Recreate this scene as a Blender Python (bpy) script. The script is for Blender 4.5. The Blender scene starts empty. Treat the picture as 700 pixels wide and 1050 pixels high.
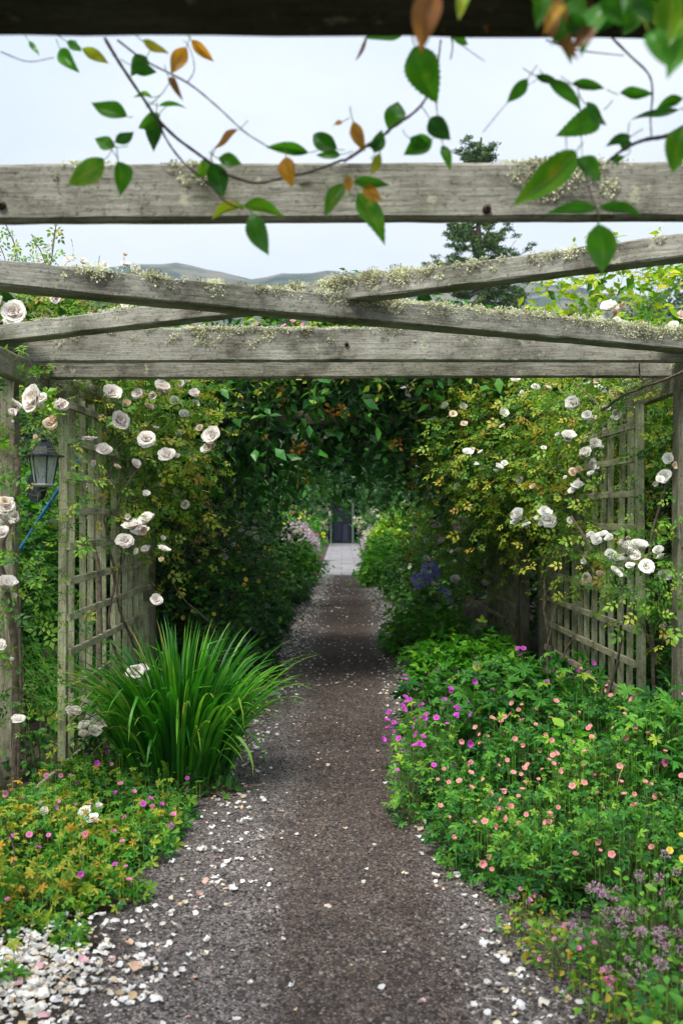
import bpy, math, random
import numpy as np
from mathutils import Vector, Matrix, Quaternion

RNG = np.random.default_rng(7)
random.seed(7)
sc = bpy.context.scene
COL = sc.collection
CAM_Z, FPX, HX, HY = 1.6, 1030.0, 350.0, 530.0

def W(px, py, d):
    """point at distance d (along the path) seen at a given place of the photograph"""
    return np.array([(px - HX) / FPX * d, d, CAM_Z - (py - HY) / FPX * d])

def nrm(a):
    return a / np.maximum(np.linalg.norm(a, axis=-1, keepdims=True), 1e-9)

# ------------------------------------------------------------------ objects
def empty(name, label, cat, loc=(0, 0, 0), group=None):
    o = bpy.data.objects.new(name, None)
    COL.objects.link(o)
    o.location = loc
    o.empty_display_size = .2
    o['label'] = label
    o['category'] = cat
    if group: o['group'] = group
    return o

def tag(o, label=None, cat=None, group=None, kind=None):
    if label: o['label'] = label
    if cat: o['category'] = cat
    if group: o['group'] = group
    if kind: o['kind'] = kind
    return o

def mesh_np(name, V, F, tint=None, smooth=False):
    """F is (m,3) or (m,4)"""
    me = bpy.data.meshes.new(name)
    V = np.ascontiguousarray(V, dtype=np.float32); F = np.ascontiguousarray(F, dtype=np.int32)
    k = F.shape[1]
    me.vertices.add(len(V)); me.vertices.foreach_set('co', V.ravel())
    me.loops.add(F.size); me.loops.foreach_set('vertex_index', F.ravel())
    me.polygons.add(len(F))
    me.polygons.foreach_set('loop_start', np.arange(0, F.size, k, dtype=np.int32))
    me.polygons.foreach_set('use_smooth', np.full(len(F), smooth))
    if tint is not None:
        a = me.attributes.new('t', 'FLOAT', 'POINT')
        a.data.foreach_set('value', np.ascontiguousarray(tint, dtype=np.float32))
    me.update(calc_edges=True)
    me.validate()
    return me

def link(name, me, mat, parent=None, loc=(0, 0, 0)):
    o = bpy.data.objects.new(name, me)
    COL.objects.link(o)
    if mat is not None and not me.materials: me.materials.append(mat)
    o.location = loc
    if parent is not None: o.parent = parent
    return o

class Geo:
    """collects triangle pieces, builds one mesh object"""
    def __init__(s): s.V = []; s.F = []; s.T = []; s.n = 0
    def add(s, V, F, T=None):
        V = np.asarray(V, float).reshape(-1, 3); F = np.asarray(F, int).reshape(-1, 3)
        s.V.append(V); s.F.append(F + s.n); s.n += len(V)
        s.T.append(np.zeros(len(V)) if T is None else (np.full(len(V), T) if np.isscalar(T) else np.asarray(T, float)))
    def inst(s, tm, P, R, S, T):
        tV, tF = tm
        n, k = len(P), len(tV)
        if n == 0: return
        S = np.asarray(S, float)
        if S.ndim == 1: S = S[:, None]
        loc = tV[None] * S[:, None, :]
        V = np.einsum('nij,nkj->nki', R, loc) + P[:, None, :]
        F = tF[None] + (np.arange(n) * k)[:, None, None]
        s.add(V, F, np.repeat(T, k))
    def build(s, name, mat, parent=None, smooth=False, base=None):
        if not s.V: return None
        V = np.concatenate(s.V)
        if base is None and parent is not None: base = np.array(parent.location)
        if base is not None: V = V - np.asarray(base)
        me = mesh_np(name, V, np.concatenate(s.F), np.concatenate(s.T), smooth)
        return link(name, me, mat, parent)

def quads_to_tris(Q):
    Q = np.asarray(Q); return np.concatenate([Q[:, [0, 1, 2]], Q[:, [0, 2, 3]]])

def tubes(paths, rad, sides=5):
    """paths (n,k,3), rad (n,k) -> V,F"""
    paths = np.asarray(paths, float); n, k, _ = paths.shape
    rad = np.broadcast_to(np.asarray(rad, float), (n, k))
    tan = np.gradient(paths, axis=1); tan = nrm(tan)
    ref = np.where(np.abs(tan[..., 2:3]) > .9, np.array([1., 0, 0]), np.array([0, 0, 1.]))
    a = nrm(np.cross(tan, ref)); b = np.cross(tan, a)
    th = np.arange(sides) / sides * 2 * np.pi
    V = paths[:, :, None] + rad[:, :, None, None] * (a[:, :, None] * np.cos(th)[None, None, :, None] + b[:, :, None] * np.sin(th)[None, None, :, None])
    idx = np.arange(n * k * sides).reshape(n, k, sides)
    q = np.stack([idx[:, :-1], np.roll(idx[:, :-1], -1, 2), np.roll(idx[:, 1:], -1, 2), idx[:, 1:]], -1).reshape(-1, 4)
    return V.reshape(-1, 3), quads_to_tris(q)

def spline(pts, n):
    """smooth polyline through points"""
    pts = np.asarray(pts, float); m = len(pts)
    if m == 2:
        t = np.linspace(0, 1, n)[:, None]; return pts[0] * (1 - t) + pts[1] * t
    P = np.concatenate([[2 * pts[0] - pts[1]], pts, [2 * pts[-1] - pts[-2]]])
    out = []
    for u in np.linspace(0, m - 1 - 1e-6, n):
        i = int(u); f = u - i; a, b, c, d = P[i], P[i + 1], P[i + 2], P[i + 3]
        out.append(.5 * (2 * b + (c - a) * f + (2 * a - 5 * b + 4 * c - d) * f * f + (3 * b - a - 3 * c + d) * f ** 3))
    return np.array(out)

def frames(D, N):
    """rotation matrices with +Y along D and +Z near N"""
    D = nrm(D); X = nrm(np.cross(D, N)); Z = np.cross(X, D)
    return np.stack([X, D, Z], -1)

# ------------------------------------------------------------------ materials
def newmat(name):
    m = bpy.data.materials.new(name); m.use_nodes = True
    nt = m.node_tree; nt.nodes.clear()
    return m, nt, nt.nodes, nt.links

def ramp(nodes, stops, interp='LINEAR'):
    r = nodes.new('ShaderNodeValToRGB'); r.color_ramp.interpolation = interp
    e = r.color_ramp.elements
    while len(e) < len(stops): e.new(.5)
    for i, (p, c) in enumerate(stops):
        e[i].position = p; e[i].color = (*c, 1) if len(c) == 3 else c
    return r

def leaf_mat(name, cols, rough=.45, trans=.3, spec=.35, noise=.0, tr_col=(1.25, 1.4, .75)):
    m, nt, N, L = newmat(name)
    at = N.new('ShaderNodeAttribute'); at.attribute_name = 't'
    stops = [(i / (len(cols) - 1), c) for i, c in enumerate(cols)]
    r = ramp(N, stops)
    L.new(at.outputs['Fac'], r.inputs[0])
    tc = N.new('ShaderNodeTexCoord')
    nz = N.new('ShaderNodeTexNoise'); nz.inputs['Scale'].default_value = 9; nz.inputs['Detail'].default_value = 3
    L.new(tc.outputs['Object'], nz.inputs['Vector'])
    hs = N.new('ShaderNodeHueSaturation')
    mr = N.new('ShaderNodeMapRange'); mr.inputs['To Min'].default_value = .75; mr.inputs['To Max'].default_value = 1.25
    mr.inputs['From Min'].default_value = .3; mr.inputs['From Max'].default_value = .7
    L.new(nz.outputs['Fac'], mr.inputs['Value']); L.new(mr.outputs[0], hs.inputs['Value'])
    L.new(r.outputs[0], hs.inputs['Color'])
    p = N.new('ShaderNodeBsdfPrincipled'); p.inputs['Roughness'].default_value = rough
    p.inputs['Specular IOR Level'].default_value = spec
    L.new(hs.outputs[0], p.inputs['Base Color'])
    tr = N.new('ShaderNodeBsdfTranslucent')
    br = N.new('ShaderNodeMixRGB'); br.blend_type = 'MULTIPLY'; br.inputs[0].default_value = 1
    br.inputs[2].default_value = (*tr_col, 1); L.new(hs.outputs[0], br.inputs[1]); L.new(br.outputs[0], tr.inputs['Color'])
    mx = N.new('ShaderNodeMixShader'); mx.inputs[0].default_value = trans
    L.new(p.outputs[0], mx.inputs[1]); L.new(tr.outputs[0], mx.inputs[2])
    o = N.new('ShaderNodeOutputMaterial'); L.new(mx.outputs[0], o.inputs[0])
    return m

def simple_mat(name, col, rough=.6, metal=0., nscale=20, namp=.3, bump=.0, spec=.4):
    m, nt, N, L = newmat(name)
    tc = N.new('ShaderNodeTexCoord')
    nz = N.new('ShaderNodeTexNoise'); nz.inputs['Scale'].default_value = nscale; nz.inputs['Detail'].default_value = 6
    L.new(tc.outputs['Object'], nz.inputs['Vector'])
    r = ramp(N, [(.3, tuple(c * (1 - namp) for c in col)), (.7, tuple(min(1, c * (1 + namp)) for c in col))])
    L.new(nz.outputs['Fac'], r.inputs[0])
    p = N.new('ShaderNodeBsdfPrincipled'); p.inputs['Roughness'].default_value = rough; p.inputs['Metallic'].default_value = metal
    p.inputs['Specular IOR Level'].default_value = spec
    L.new(r.outputs[0], p.inputs['Base Color'])
    if bump:
        b = N.new('ShaderNodeBump'); b.inputs['Strength'].default_value = bump; b.inputs['Distance'].default_value = .01
        L.new(nz.outputs['Fac'], b.inputs['Height']); L.new(b.outputs[0], p.inputs['Normal'])
    o = N.new('ShaderNodeOutputMaterial'); L.new(p.outputs[0], o.inputs[0])
    return m

def wood_mat(name, dark, light, lichen=.5, green=.3):
    """weathered timber, grain along local X"""
    m, nt, N, L = newmat(name)
    tc = N.new('ShaderNodeTexCoord')
    oi = N.new('ShaderNodeObjectInfo')
    off = N.new('ShaderNodeVectorMath'); off.operation = 'ADD'
    cx = N.new('ShaderNodeCombineXYZ'); mul = N.new('ShaderNodeMath'); mul.operation = 'MULTIPLY'; mul.inputs[1].default_value = 37
    L.new(oi.outputs['Random'], mul.inputs[0]); L.new(mul.outputs[0], cx.inputs[0]); L.new(mul.outputs[0], cx.inputs[1])
    L.new(tc.outputs['Object'], off.inputs[0]); L.new(cx.outputs[0], off.inputs[1])
    def noise(sx, sy, sz, scale, detail=8, rough=.6):
        mp = N.new('ShaderNodeMapping'); mp.inputs['Scale'].default_value = (sx, sy, sz)
        L.new(off.outputs[0], mp.inputs['Vector'])
        n = N.new('ShaderNodeTexNoise'); n.inputs['Scale'].default_value = scale; n.inputs['Detail'].default_value = detail
        n.inputs['Roughness'].default_value = rough
        L.new(mp.outputs[0], n.inputs['Vector']); return n
    grain = noise(.06, 1, 1, 90, 6, .7)
    blot = noise(.7, 1, 1, 5, 8, .65)
    fine = noise(1, 1, 1, 60, 5, .7)
    r = ramp(N, [(.25, dark), (.5, tuple((a + b) / 2 for a, b in zip(dark, light))), (.75, light)])
    L.new(grain.outputs['Fac'], r.inputs[0])
    r2 = ramp(N, [(.34, (.26, .25, .20)), (.46, (.80, .79, .73)), (.60, (1.25, 1.25, 1.20))])
    L.new(blot.outputs['Fac'], r2.inputs[0])
    mx = N.new('ShaderNodeMixRGB'); mx.blend_type = 'MULTIPLY'; mx.inputs[0].default_value = .9
    L.new(r.outputs[0], mx.inputs[1]); L.new(r2.outputs[0], mx.inputs[2])
    r4 = ramp(N, [(.33, (.30, .28, .25)), (.46, (1, 1, 1)), (1, (1, 1, 1))])
    L.new(fine.outputs['Fac'], r4.inputs[0])
    mxf = N.new('ShaderNodeMixRGB'); mxf.blend_type = 'MULTIPLY'; mxf.inputs[0].default_value = .8
    L.new(mx.outputs[0], mxf.inputs[1]); L.new(r4.outputs[0], mxf.inputs[2])
    # cracks along the grain
    crk = noise(.035, 1, 1, 34, 3, .5)
    r5 = ramp(N, [(.485, (1, 1, 1)), (.5, (.25, .24, .22)), (.515, (1, 1, 1))])
    L.new(crk.outputs['Fac'], r5.inputs[0])
    mxc = N.new('ShaderNodeMixRGB'); mxc.blend_type = 'MULTIPLY'; mxc.inputs[0].default_value = .55
    L.new(mxf.outputs[0], mxc.inputs[1]); L.new(r5.outputs[0], mxc.inputs[2])
    # knots
    vk = N.new('ShaderNodeTexVoronoi'); vk.inputs['Scale'].default_value = 3.2
    mk = N.new('ShaderNodeMapping'); mk.inputs['Scale'].default_value = (.75, 1, 1.5); L.new(off.outputs[0], mk.inputs['Vector']); L.new(mk.outputs[0], vk.inputs['Vector'])
    r6 = ramp(N, [(.03, (.12, .11, .1)), (.075, (1, 1, 1))]); L.new(vk.outputs['Distance'], r6.inputs[0])
    mxk = N.new('ShaderNodeMixRGB'); mxk.blend_type = 'MULTIPLY'; mxk.inputs[0].default_value = .9
    L.new(mxc.outputs[0], mxk.inputs[1]); L.new(r6.outputs[0], mxk.inputs[2])
    # algae + lichen crust
    al = noise(.6, 1, 1, 3, 7, .6)
    ra = ramp(N, [(.5, (0, 0, 0)), (.75, (green, green, green))]); L.new(al.outputs['Fac'], ra.inputs[0])
    ma = N.new('ShaderNodeMixRGB'); ma.inputs[2].default_value = (.10, .12, .05, 1)
    L.new(ra.outputs[0], ma.inputs[0]); L.new(mxk.outputs[0], ma.inputs[1])
    li = noise(1, 1, 1, 13, 9, .7)
    rl = ramp(N, [(.6, (0, 0, 0)), (.66, (lichen, lichen, lichen))]); L.new(li.outputs['Fac'], rl.inputs[0])
    ml = N.new('ShaderNodeMixRGB'); ml.inputs[2].default_value = (.42, .43, .30, 1)
    L.new(rl.outputs[0], ml.inputs[0]); L.new(ma.outputs[0], ml.inputs[1])
    p = N.new('ShaderNodeBsdfPrincipled'); p.inputs['Roughness'].default_value = .85; p.inputs['Specular IOR Level'].default_value = .2
    L.new(ml.outputs[0], p.inputs['Base Color'])
    ad = N.new('ShaderNodeMath'); ad.operation = 'ADD'; L.new(grain.outputs['Fac'], ad.inputs[0]); L.new(fine.outputs['Fac'], ad.inputs[1])
    b = N.new('ShaderNodeBump'); b.inputs['Strength'].default_value = .6; b.inputs['Distance'].default_value = .006
    L.new(ad.outputs[0], b.inputs['Height']); L.new(b.outputs[0], p.inputs['Normal'])
    o = N.new('ShaderNodeOutputMaterial'); L.new(p.outputs[0], o.inputs[0])
    return m

M = {}
M['beam'] = wood_mat('weathered_timber', (.14, .135, .11), (.42, .41, .365), .8, .45)
M['beam_shade'] = wood_mat('underside_shade_timber', (.018, .017, .013), (.06, .055, .045), .3, .3)  # darkened copy of the timber: the underside's shade put into the wood colour
M['post'] = wood_mat('post_timber', (.10, .095, .065), (.27, .26, .19), .5, .6)
M['lath'] = wood_mat('trellis_timber', (.18, .19, .10), (.45, .47, .31), .4, .7)
M['rail'] = wood_mat('trellis_rail_timber', (.24, .23, .14), (.54, .52, .36), .5, .4)
M['bark'] = simple_mat('vine_bark', (.13, .10, .07), .9, 0, 30, .6, .6)
M['twig'] = simple_mat('green_twig', (.10, .13, .04), .7, 0, 20, .4)
M['redtwig'] = simple_mat('dark_twig', (.055, .035, .03), .6, 0, 20, .4)
M['straw'] = simple_mat('dry_stem', (.32, .25, .13), .8, 0, 20, .4)
M['lichen'] = leaf_mat('lichen_tuft', [(.22, .19, .10), (.60, .61, .38), (.82, .83, .60)], .9, .25, .1, tr_col=(1, 1, .9))
M['rose'] = leaf_mat('rose_leaf', [(.018, .08, .014), (.04, .16, .02), (.09, .26, .028), (.18, .38, .035), (.32, .46, .05), (.34, .20, .04)], .4, .35)
M['rose_gold'] = leaf_mat('rose_leaf_yellowing', [(.014, .07, .012), (.045, .16, .02), (.12, .28, .028), (.26, .42, .04), (.48, .48, .06), (.46, .24, .04)], .4, .35)
M['vine'] = leaf_mat('vine_leaf', [(.005, .03, .008), (.015, .095, .017), (.055, .24, .03), (.15, .38, .06)], .30, .25, .6)  # first stops lowered: tunnel shade put into the leaf colour
M['dark'] = leaf_mat('evergreen_shade_leaf', [(.003, .013, .004), (.009, .034, .009), (.022, .07, .015), (.05, .12, .025)], .45, .15)  # evergreens, and tunnel climbers whose shade is put into near-black greens
M['mid'] = leaf_mat('shrub_leaf', [(.012, .055, .012), (.03, .13, .02), (.07, .23, .026), (.15, .34, .035)], .45, .3)
M['bright'] = leaf_mat('fresh_leaf', [(.022, .12, .010), (.055, .25, .016), (.13, .40, .022), (.26, .50, .035)], .4, .4)
M['geran'] = leaf_mat('geranium_leaf', [(.012, .075, .015), (.035, .17, .022), (.08, .28, .028), (.17, .40, .035), (.36, .46, .04)], .5, .3)
M['geran_y'] = leaf_mat('low_geranium_leaf', [(.025, .15, .02), (.06, .25, .028), (.14, .36, .03), (.36, .42, .04), (.58, .34, .04)], .5, .35)
M['grass'] = leaf_mat('strap_leaf', [(.008, .070, .007), (.020, .15, .010), (.075, .33, .018), (.24, .44, .035), (.46, .36, .13)], .38, .35, .5)
M['gold'] = leaf_mat('golden_leaf', [(.04, .14, .010), (.12, .30, .015), (.30, .46, .02), (.56, .53, .03)], .45, .4)
M['hang'] = leaf_mat('hanging_leaf', [(.015, .07, .012), (.035, .16, .010), (.07, .24, .012), (.24, .36, .02), (.62, .27, .02), (.28, .12, .05)], .4, .45, .45)
M['far'] = leaf_mat('far_tree_leaf', [(.015, .04, .012), (.03, .07, .018), (.055, .11, .03), (.08, .14, .04)], .6, .2)
M['conifer'] = leaf_mat('conifer_needles', [(.015, .05, .015), (.035, .10, .025), (.08, .17, .04), (.15, .20, .05)], .6, .1)
M['petal'] = leaf_mat('white_petal', [(.86, .86, .85), (.88, .87, .84), (.85, .80, .68), (.72, .54, .32), (.78, .45, .52)], .6, .3, tr_col=(1, 1, 1))
def flower_mat(name, cols, trans=.35): return leaf_mat(name, cols, .6, trans, .2, tr_col=(1, 1, 1))
M['rose_white'] = flower_mat('rose_petal_white', [(.90, .78, .60), (.94, .91, .80), (.95, .94, .87)], .35)
M['rose_pink'] = flower_mat('rose_petal_blush', [(.92, .60, .50), (.95, .82, .74), (.95, .90, .83)], .35)
M['rose_peach'] = flower_mat('rose_petal_peach', [(.75, .32, .10), (.85, .60, .35), (.86, .72, .55)], .3)
M['magenta'] = flower_mat('magenta_petal', [(.35, .02, .25), (.62, .06, .52), (.70, .14, .62)])
M['salmon'] = flower_mat('salmon_petal', [(.70, .16, .18), (.82, .30, .28), (.86, .42, .40)])
M['pinkfl'] = flower_mat('pink_petal', [(.60, .08, .28), (.78, .18, .42), (.82, .35, .55)])
M['lilac'] = flower_mat('lilac_petal', [(.42, .18, .30), (.62, .36, .50), (.76, .56, .66)])
M['blue'] = flower_mat('blue_petal', [(.34, .30, .85), (.50, .46, .93), (.66, .64, .95)])
M['cream'] = flower_mat('cream_petal', [(.72, .55, .20), (.84, .80, .66), (.86, .86, .80)])
M['orange'] = flower_mat('orange_petal', [(.75, .12, .03), (.80, .30, .06), (.85, .60, .18)])
M['yellow'] = flower_mat('yellow_petal', [(.70, .40, .02), (.80, .60, .03), (.85, .75, .15)])
M['haze_lilac'] = flower_mat('catmint_petal', [(.40, .28, .34), (.60, .46, .52), (.74, .62, .66)])

# ------------------------------------------------------------------ leaf shapes (length 1 along +Y)
def T_(V, F): return (np.array(V, float), np.array(F, int))
LEAF2 = T_([(0, 0, 0), (-.27, .42, .08), (0, 1, -.06), (.27, .42, .08)], [(0, 2, 1), (0, 3, 2)])
def ovate(wmax=.32, fold=.25, droop=.18, rows=(0, .18, .42, .68, .88, 1), peak=.42, ser=0.):
    V = []; F = []
    for i, t in enumerate(rows):
        w = wmax * (math.sin(math.pi * min(1, t / (2 * peak))) if t < peak else math.cos(math.pi / 2 * ((t - peak) / (1 - peak))) ** .85)
        if i in (0, len(rows) - 1): w = .012
        if ser and i % 2: w *= (1 - ser)
        z = -droop * t * t
        V += [(-w, t - (ser * .1 if i % 2 else 0), z + fold * w), (0, t, z), (w, t - (ser * .1 if i % 2 else 0), z + fold * w)]
    for i in range(len(rows) - 1):
        a = i * 3
        F += [(a, a + 1, a + 4), (a, a + 4, a + 3), (a + 1, a + 2, a + 5), (a + 1, a + 5, a + 4)]
    return T_(V, F)
LEAF = ovate()
LEAFW = ovate(.40, .2, .2, peak=.38)
LEAF4 = ovate(.30, .25, .15, rows=(0, .45, 1), peak=.45)
def compound(tm, spots):
    V = []; F = []; n = 0
    for x, y, a, s in spots:
        c, q = math.cos(a), math.sin(a)
        v = tm[0] * s
        v = np.stack([v[:, 0] * c + v[:, 1] * q + x, -v[:, 0] * q + v[:, 1] * c + y, v[:, 2]], 1)
        V.append(v); F.append(tm[1] + n); n += len(v)
    return np.concatenate(V), np.concatenate(F)
ROSE5 = compound(LEAF4, [(0, .6, 0, .42), (-.03, .52, -1.2, .36), (.03, .52, 1.2, .36), (-.02, .25, -1.25, .3), (.02, .25, 1.25, .3)])
TRI3 = compound(LEAF4, [(0, .35, 0, .62), (-.02, .33, -1.25, .52), (.02, .33, 1.25, .52)])
def palmate(lobes=5, spread=2.35, notch=.38, toothed=False, seed=0):
    rr = random.Random(seed)
    V = [(0, 0, 0)]; 
    for i in range(lobes):
        a = -spread + 2 * spread * i / (lobes - 1)
        st = 2 * spread / (lobes - 1)
        L = 1 - .22 * abs(a) / spread + rr.uniform(-.05, .05)
        zt = -.12 - .1 * rr.random()
        if i == 0: V.append((math.sin(a - st * .5) * .25, math.cos(a - st * .5) * .25, 0))
        V.append((math.sin(a - st * .3) * L * .72, math.cos(a - st * .3) * L * .72, .02))
        if toothed:
            V.append((math.sin(a - st * .13) * L * .70, math.cos(a - st * .13) * L * .70, -.03))
        V.append((math.sin(a) * L, math.cos(a) * L, zt))
        if toothed:
            V.append((math.sin(a + st * .13) * L * .70, math.cos(a + st * .13) * L * .70, -.03))
        V.append((math.sin(a + st * .3) * L * .72, math.cos(a + st * .3) * L * .72, .02))
        if i < lobes - 1: V.append((math.sin(a + st * .5) * notch, math.cos(a + st * .5) * notch, .06))
        else: V.append((math.sin(a + st * .5) * .25, math.cos(a + st * .5) * .25, 0))
    F = [(0, i + 1, i) for i in range(1, len(V) - 1)]
    V = np.array(V, float); V *= .62
    return V, np.array(F)
PALM = palmate(5, 2.3, .22, False, 1)
PALMT = palmate(5, 2.3, .30, True, 2)
IVY = palmate(5, 1.9, .55, False, 3)
STONE = None
def octa():
    V = [(1, 0, 0), (0, 1, 0), (-1, 0, 0), (0, -1, 0), (0, 0, 1), (0, 0, -.6)]
    F = [(0, 1, 4), (1, 2, 4), (2, 3, 4), (3, 0, 4), (1, 0, 5), (2, 1, 5), (3, 2, 5), (0, 3, 5)]
    return T_(V, F)
STONE = octa()

# ------------------------------------------------------------------ masses of leaves
def blob_points(blobs, n, shell=.45, inner=.72, sky=False):
    B = np.asarray(blobs, float)
    w = (B[:, 3] * B[:, 4] + B[:, 4] * B[:, 5] + B[:, 3] * B[:, 5]); w /= w.sum()
    k = RNG.choice(len(B), n, p=w)
    u = nrm(RNG.normal(size=(n, 3)))
    r = 1 - shell * RNG.random(n) ** 1.4
    P = B[k, :3] + u * r[:, None] * B[k, 3:]
    N = nrm(u / B[k, 3:])
    keep = P[:, 2] > .02
    for j in range(len(B)):
        q = np.linalg.norm((P - B[j, :3]) / B[j, 3:], axis=1)
        keep &= ~((q < inner) & (k != j))
    return P[keep], N[keep], k[keep]

def sub_blobs(blobs, n, s, flat=1.):
    B = np.asarray(blobs, float); out = []
    w = (B[:, 3] * B[:, 4] + B[:, 4] * B[:, 5] + B[:, 3] * B[:, 5]); w /= w.sum()
    for j in RNG.choice(len(B), n, p=w):
        u = nrm(RNG.normal(size=3)); r = s * RNG.uniform(.6, 1.35)
        c = B[j, :3] + u * B[j, 3:] * RNG.uniform(.65, 1.0)
        out.append([*c, r, r, r * flat])
    return np.array(out)

def spray(P, N, L, K, up=.3, droop=.45, outw=1., jit=.5, size=.06, sjit=.35, tilt=.5, tint0=.0, tintr=1., tip=.25):
    n = len(P)
    z = np.array([0, 0, 1.])
    d = nrm(N * outw + z * up + RNG.normal(size=(n, 3)) * jit)
    Ls = L * (.5 + .9 * RNG.random(n))
    t = ((np.arange(K) + 1) / K)[None, :, None]
    wob = RNG.normal(size=(n, K, 3)) * .04 * Ls[:, None, None]
    path = P[:, None] + d[:, None] * Ls[:, None, None] * t - z * droop * Ls[:, None, None] * t ** 2 + wob
    tan = nrm(d[:, None] - z * 2 * droop * t + 0 * path)
    side = nrm(np.cross(tan, z) + 1e-4)
    sg = np.where(np.arange(K) % 2 == 0, 1., -1.)[None, :, None]
    ld = nrm(.55 * tan + side * sg * .8 + RNG.normal(size=path.shape) * .35)
    ln = nrm(z * .75 + N[:, None] * .6 + RNG.normal(size=path.shape) * tilt)
    S = size * (1 + sjit * RNG.normal(size=(n, K))).clip(.45, 1.7)
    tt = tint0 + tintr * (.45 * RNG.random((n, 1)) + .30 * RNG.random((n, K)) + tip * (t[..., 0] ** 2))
    full = np.concatenate([P[:, None], path], 1)
    return path.reshape(-1, 3), frames(ld.reshape(-1, 3), ln.reshape(-1, 3)), S.ravel(), tt.ravel().clip(0, 1), full

LANT = W(45, 480, 5.6)
def keep_clear(p):
    """the climbers are pruned clear of the lantern"""
    q = p * (LANT[1] / np.maximum(p[:, 1:2], .5)); q[:, 2] = CAM_Z + (p[:, 2] - CAM_Z) * (LANT[1] / np.maximum(p[:, 1], .5))
    return ~((np.abs(q[:, 0] - LANT[0]) < .13) & (np.abs(q[:, 2] - LANT[2] + .03) < .24) & (p[:, 1] < LANT[1] + .1) & (p[:, 1] > 3))

def foliage(root, blobs, shoots, leaf, size, mat, L=.3, K=6, stems=True, stem_r=.002, stem_mat='twig', core=0, name='foliage', tint_fn=None, shell=.45, inner=.72, **kw):
    P, N, k = blob_points(blobs, shoots, shell, inner)
    lp, R, S, tt, full = spray(P, N, L, K, size=size, **kw)
    if tint_fn is not None: tt = np.clip(tt + tint_fn(lp), 0, 1)
    ok = (lp[:, 2] > .015) & keep_clear(lp)
    for bp, bf, bs in CLEAR:      # open blooms stand proud of the leaves around them
        q = lp - bp; a_ = q @ bf; r_ = np.linalg.norm(q - a_[:, None] * bf, axis=1)
        ok &= ~((a_ > -.02) & (a_ < .40) & (r_ < bs * .62))
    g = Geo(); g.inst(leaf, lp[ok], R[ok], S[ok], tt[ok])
    if core:
        P2, N2, _ = blob_points(blobs, core, .8, .3)
        g.inst(LEAF2, P2, frames(RNG.normal(size=P2.shape), N2 + RNG.normal(size=P2.shape) * .6), np.full(len(P2), size * 1.7) * RNG.uniform(.7, 1.3, len(P2)), RNG.random(len(P2)) * .25)
    o = g.build(name, M[mat], root)
    if stems:
        V, F = tubes(full, np.linspace(stem_r, stem_r * .4, full.shape[1])[None, :], 3)
        g2 = Geo(); g2.add(V, F); g2.build('twigs', M[stem_mat], root)
    return P, N

def woody(root, lines, mat='bark', name='stem', sides=7):
    """lines: list of (pts, r0, r1); one object per stem"""
    for pts, r0, r1 in lines:
        n = max(8, len(pts) * 5)
        p = spline(pts, n); p = p + RNG.normal(size=p.shape) * r0 * .25
        V, F = tubes(p[None], np.linspace(r0, r1, n)[None] * RNG.uniform(.85, 1.15, (1, n)), sides)
        g = Geo(); g.add(V, F, .3); g.build(name, M[mat], root, True)

# ------------------------------------------------------------------ flowers
def petal_patch(length, width, a0, a1, curl, nu=4, nv=4, cup=.18, tip=0.):
    """a0,a1: angles from the flower axis at base / tip"""
    V = []; r = 0.; h = 0.
    pts = [(0, 0)]
    for j in range(nv):
        a = a0 + (a1 - a0) * ((j + .5) / nv) ** curl
        r += math.sin(a) * length / nv; h += math.cos(a) * length / nv
        pts.append((r, h))
    for j, (r, h) in enumerate(pts):
        v = j / nv
        w = width * (.22 + .95 * math.sin(math.pi * (v * .80)) ** .9) * (.93 if j == nv else 1)
        for i in range(nu + 1):
            u = -1 + 2 * i / nu
            rr = r - abs(u) ** 2 * cup * width * (1 if j < nv else 1.6)
            V.append((u * w, rr, h + abs(u) ** 2 * cup * .6 * width - (tip * length * (abs(u) ** 3) if j == nv else 0)))
    F = []
    for j in range(nv):
        for i in range(nu):
            a = j * (nu + 1) + i
            F += [(a, a + 1, a + nu + 2), (a, a + nu + 2, a + nu + 1)]
    return np.array(V), np.array(F)

def rotz(V, a):
    c, s = math.cos(a), math.sin(a); return np.stack([V[:, 0] * c - V[:, 1] * s, V[:, 0] * s + V[:, 1] * c, V[:, 2]], 1)

def rose_mesh(name, opening, seed, mat, rings=None):
    rr = random.Random(seed); g = Geo()
    rings = rings or [(5, 1.05, .95, .9), (5, .95, .80, .85), (6, .80, .62, .75), (6, .64, .42, .65), (5, .48, .26, .55), (4, .34, .12, .45)]
    ph = 0
    for i, (n, ln, op, tt) in enumerate(rings):
        for k in range(n):
            a1 = 1.75 * op * opening + rr.uniform(-.38, .38); ln = ln * rr.uniform(.78, 1.12)
            V, F = petal_patch(.5 * ln * rr.uniform(.9, 1.1), .27 * (ln * .55 + .45), .25 + .5 * op * opening, max(.05, a1), 1.1, tip=.1)
            V[:, 2] += (1 - ln) * .05
            V += np.array([rr.uniform(-1, 1) for _ in range(len(V) * 3)]).reshape(-1, 3) * .020
            V = rotz(V, ph + k * 2 * math.pi / n + rr.uniform(-.15, .15))
            g.add(V, F, np.clip(tt * .6 + .32 + rr.uniform(-.12, .12) + np.linspace(-.1, .2, len(V)), 0, 1))
        ph += .6
    o_V = np.concatenate(g.V); o_V /= 2 * np.percentile(np.linalg.norm(o_V[:, :2], axis=1), 97); me = mesh_np(name, o_V, np.concatenate(g.F), np.concatenate(g.T), True)
    me.materials.append(M[mat]); return me

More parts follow.
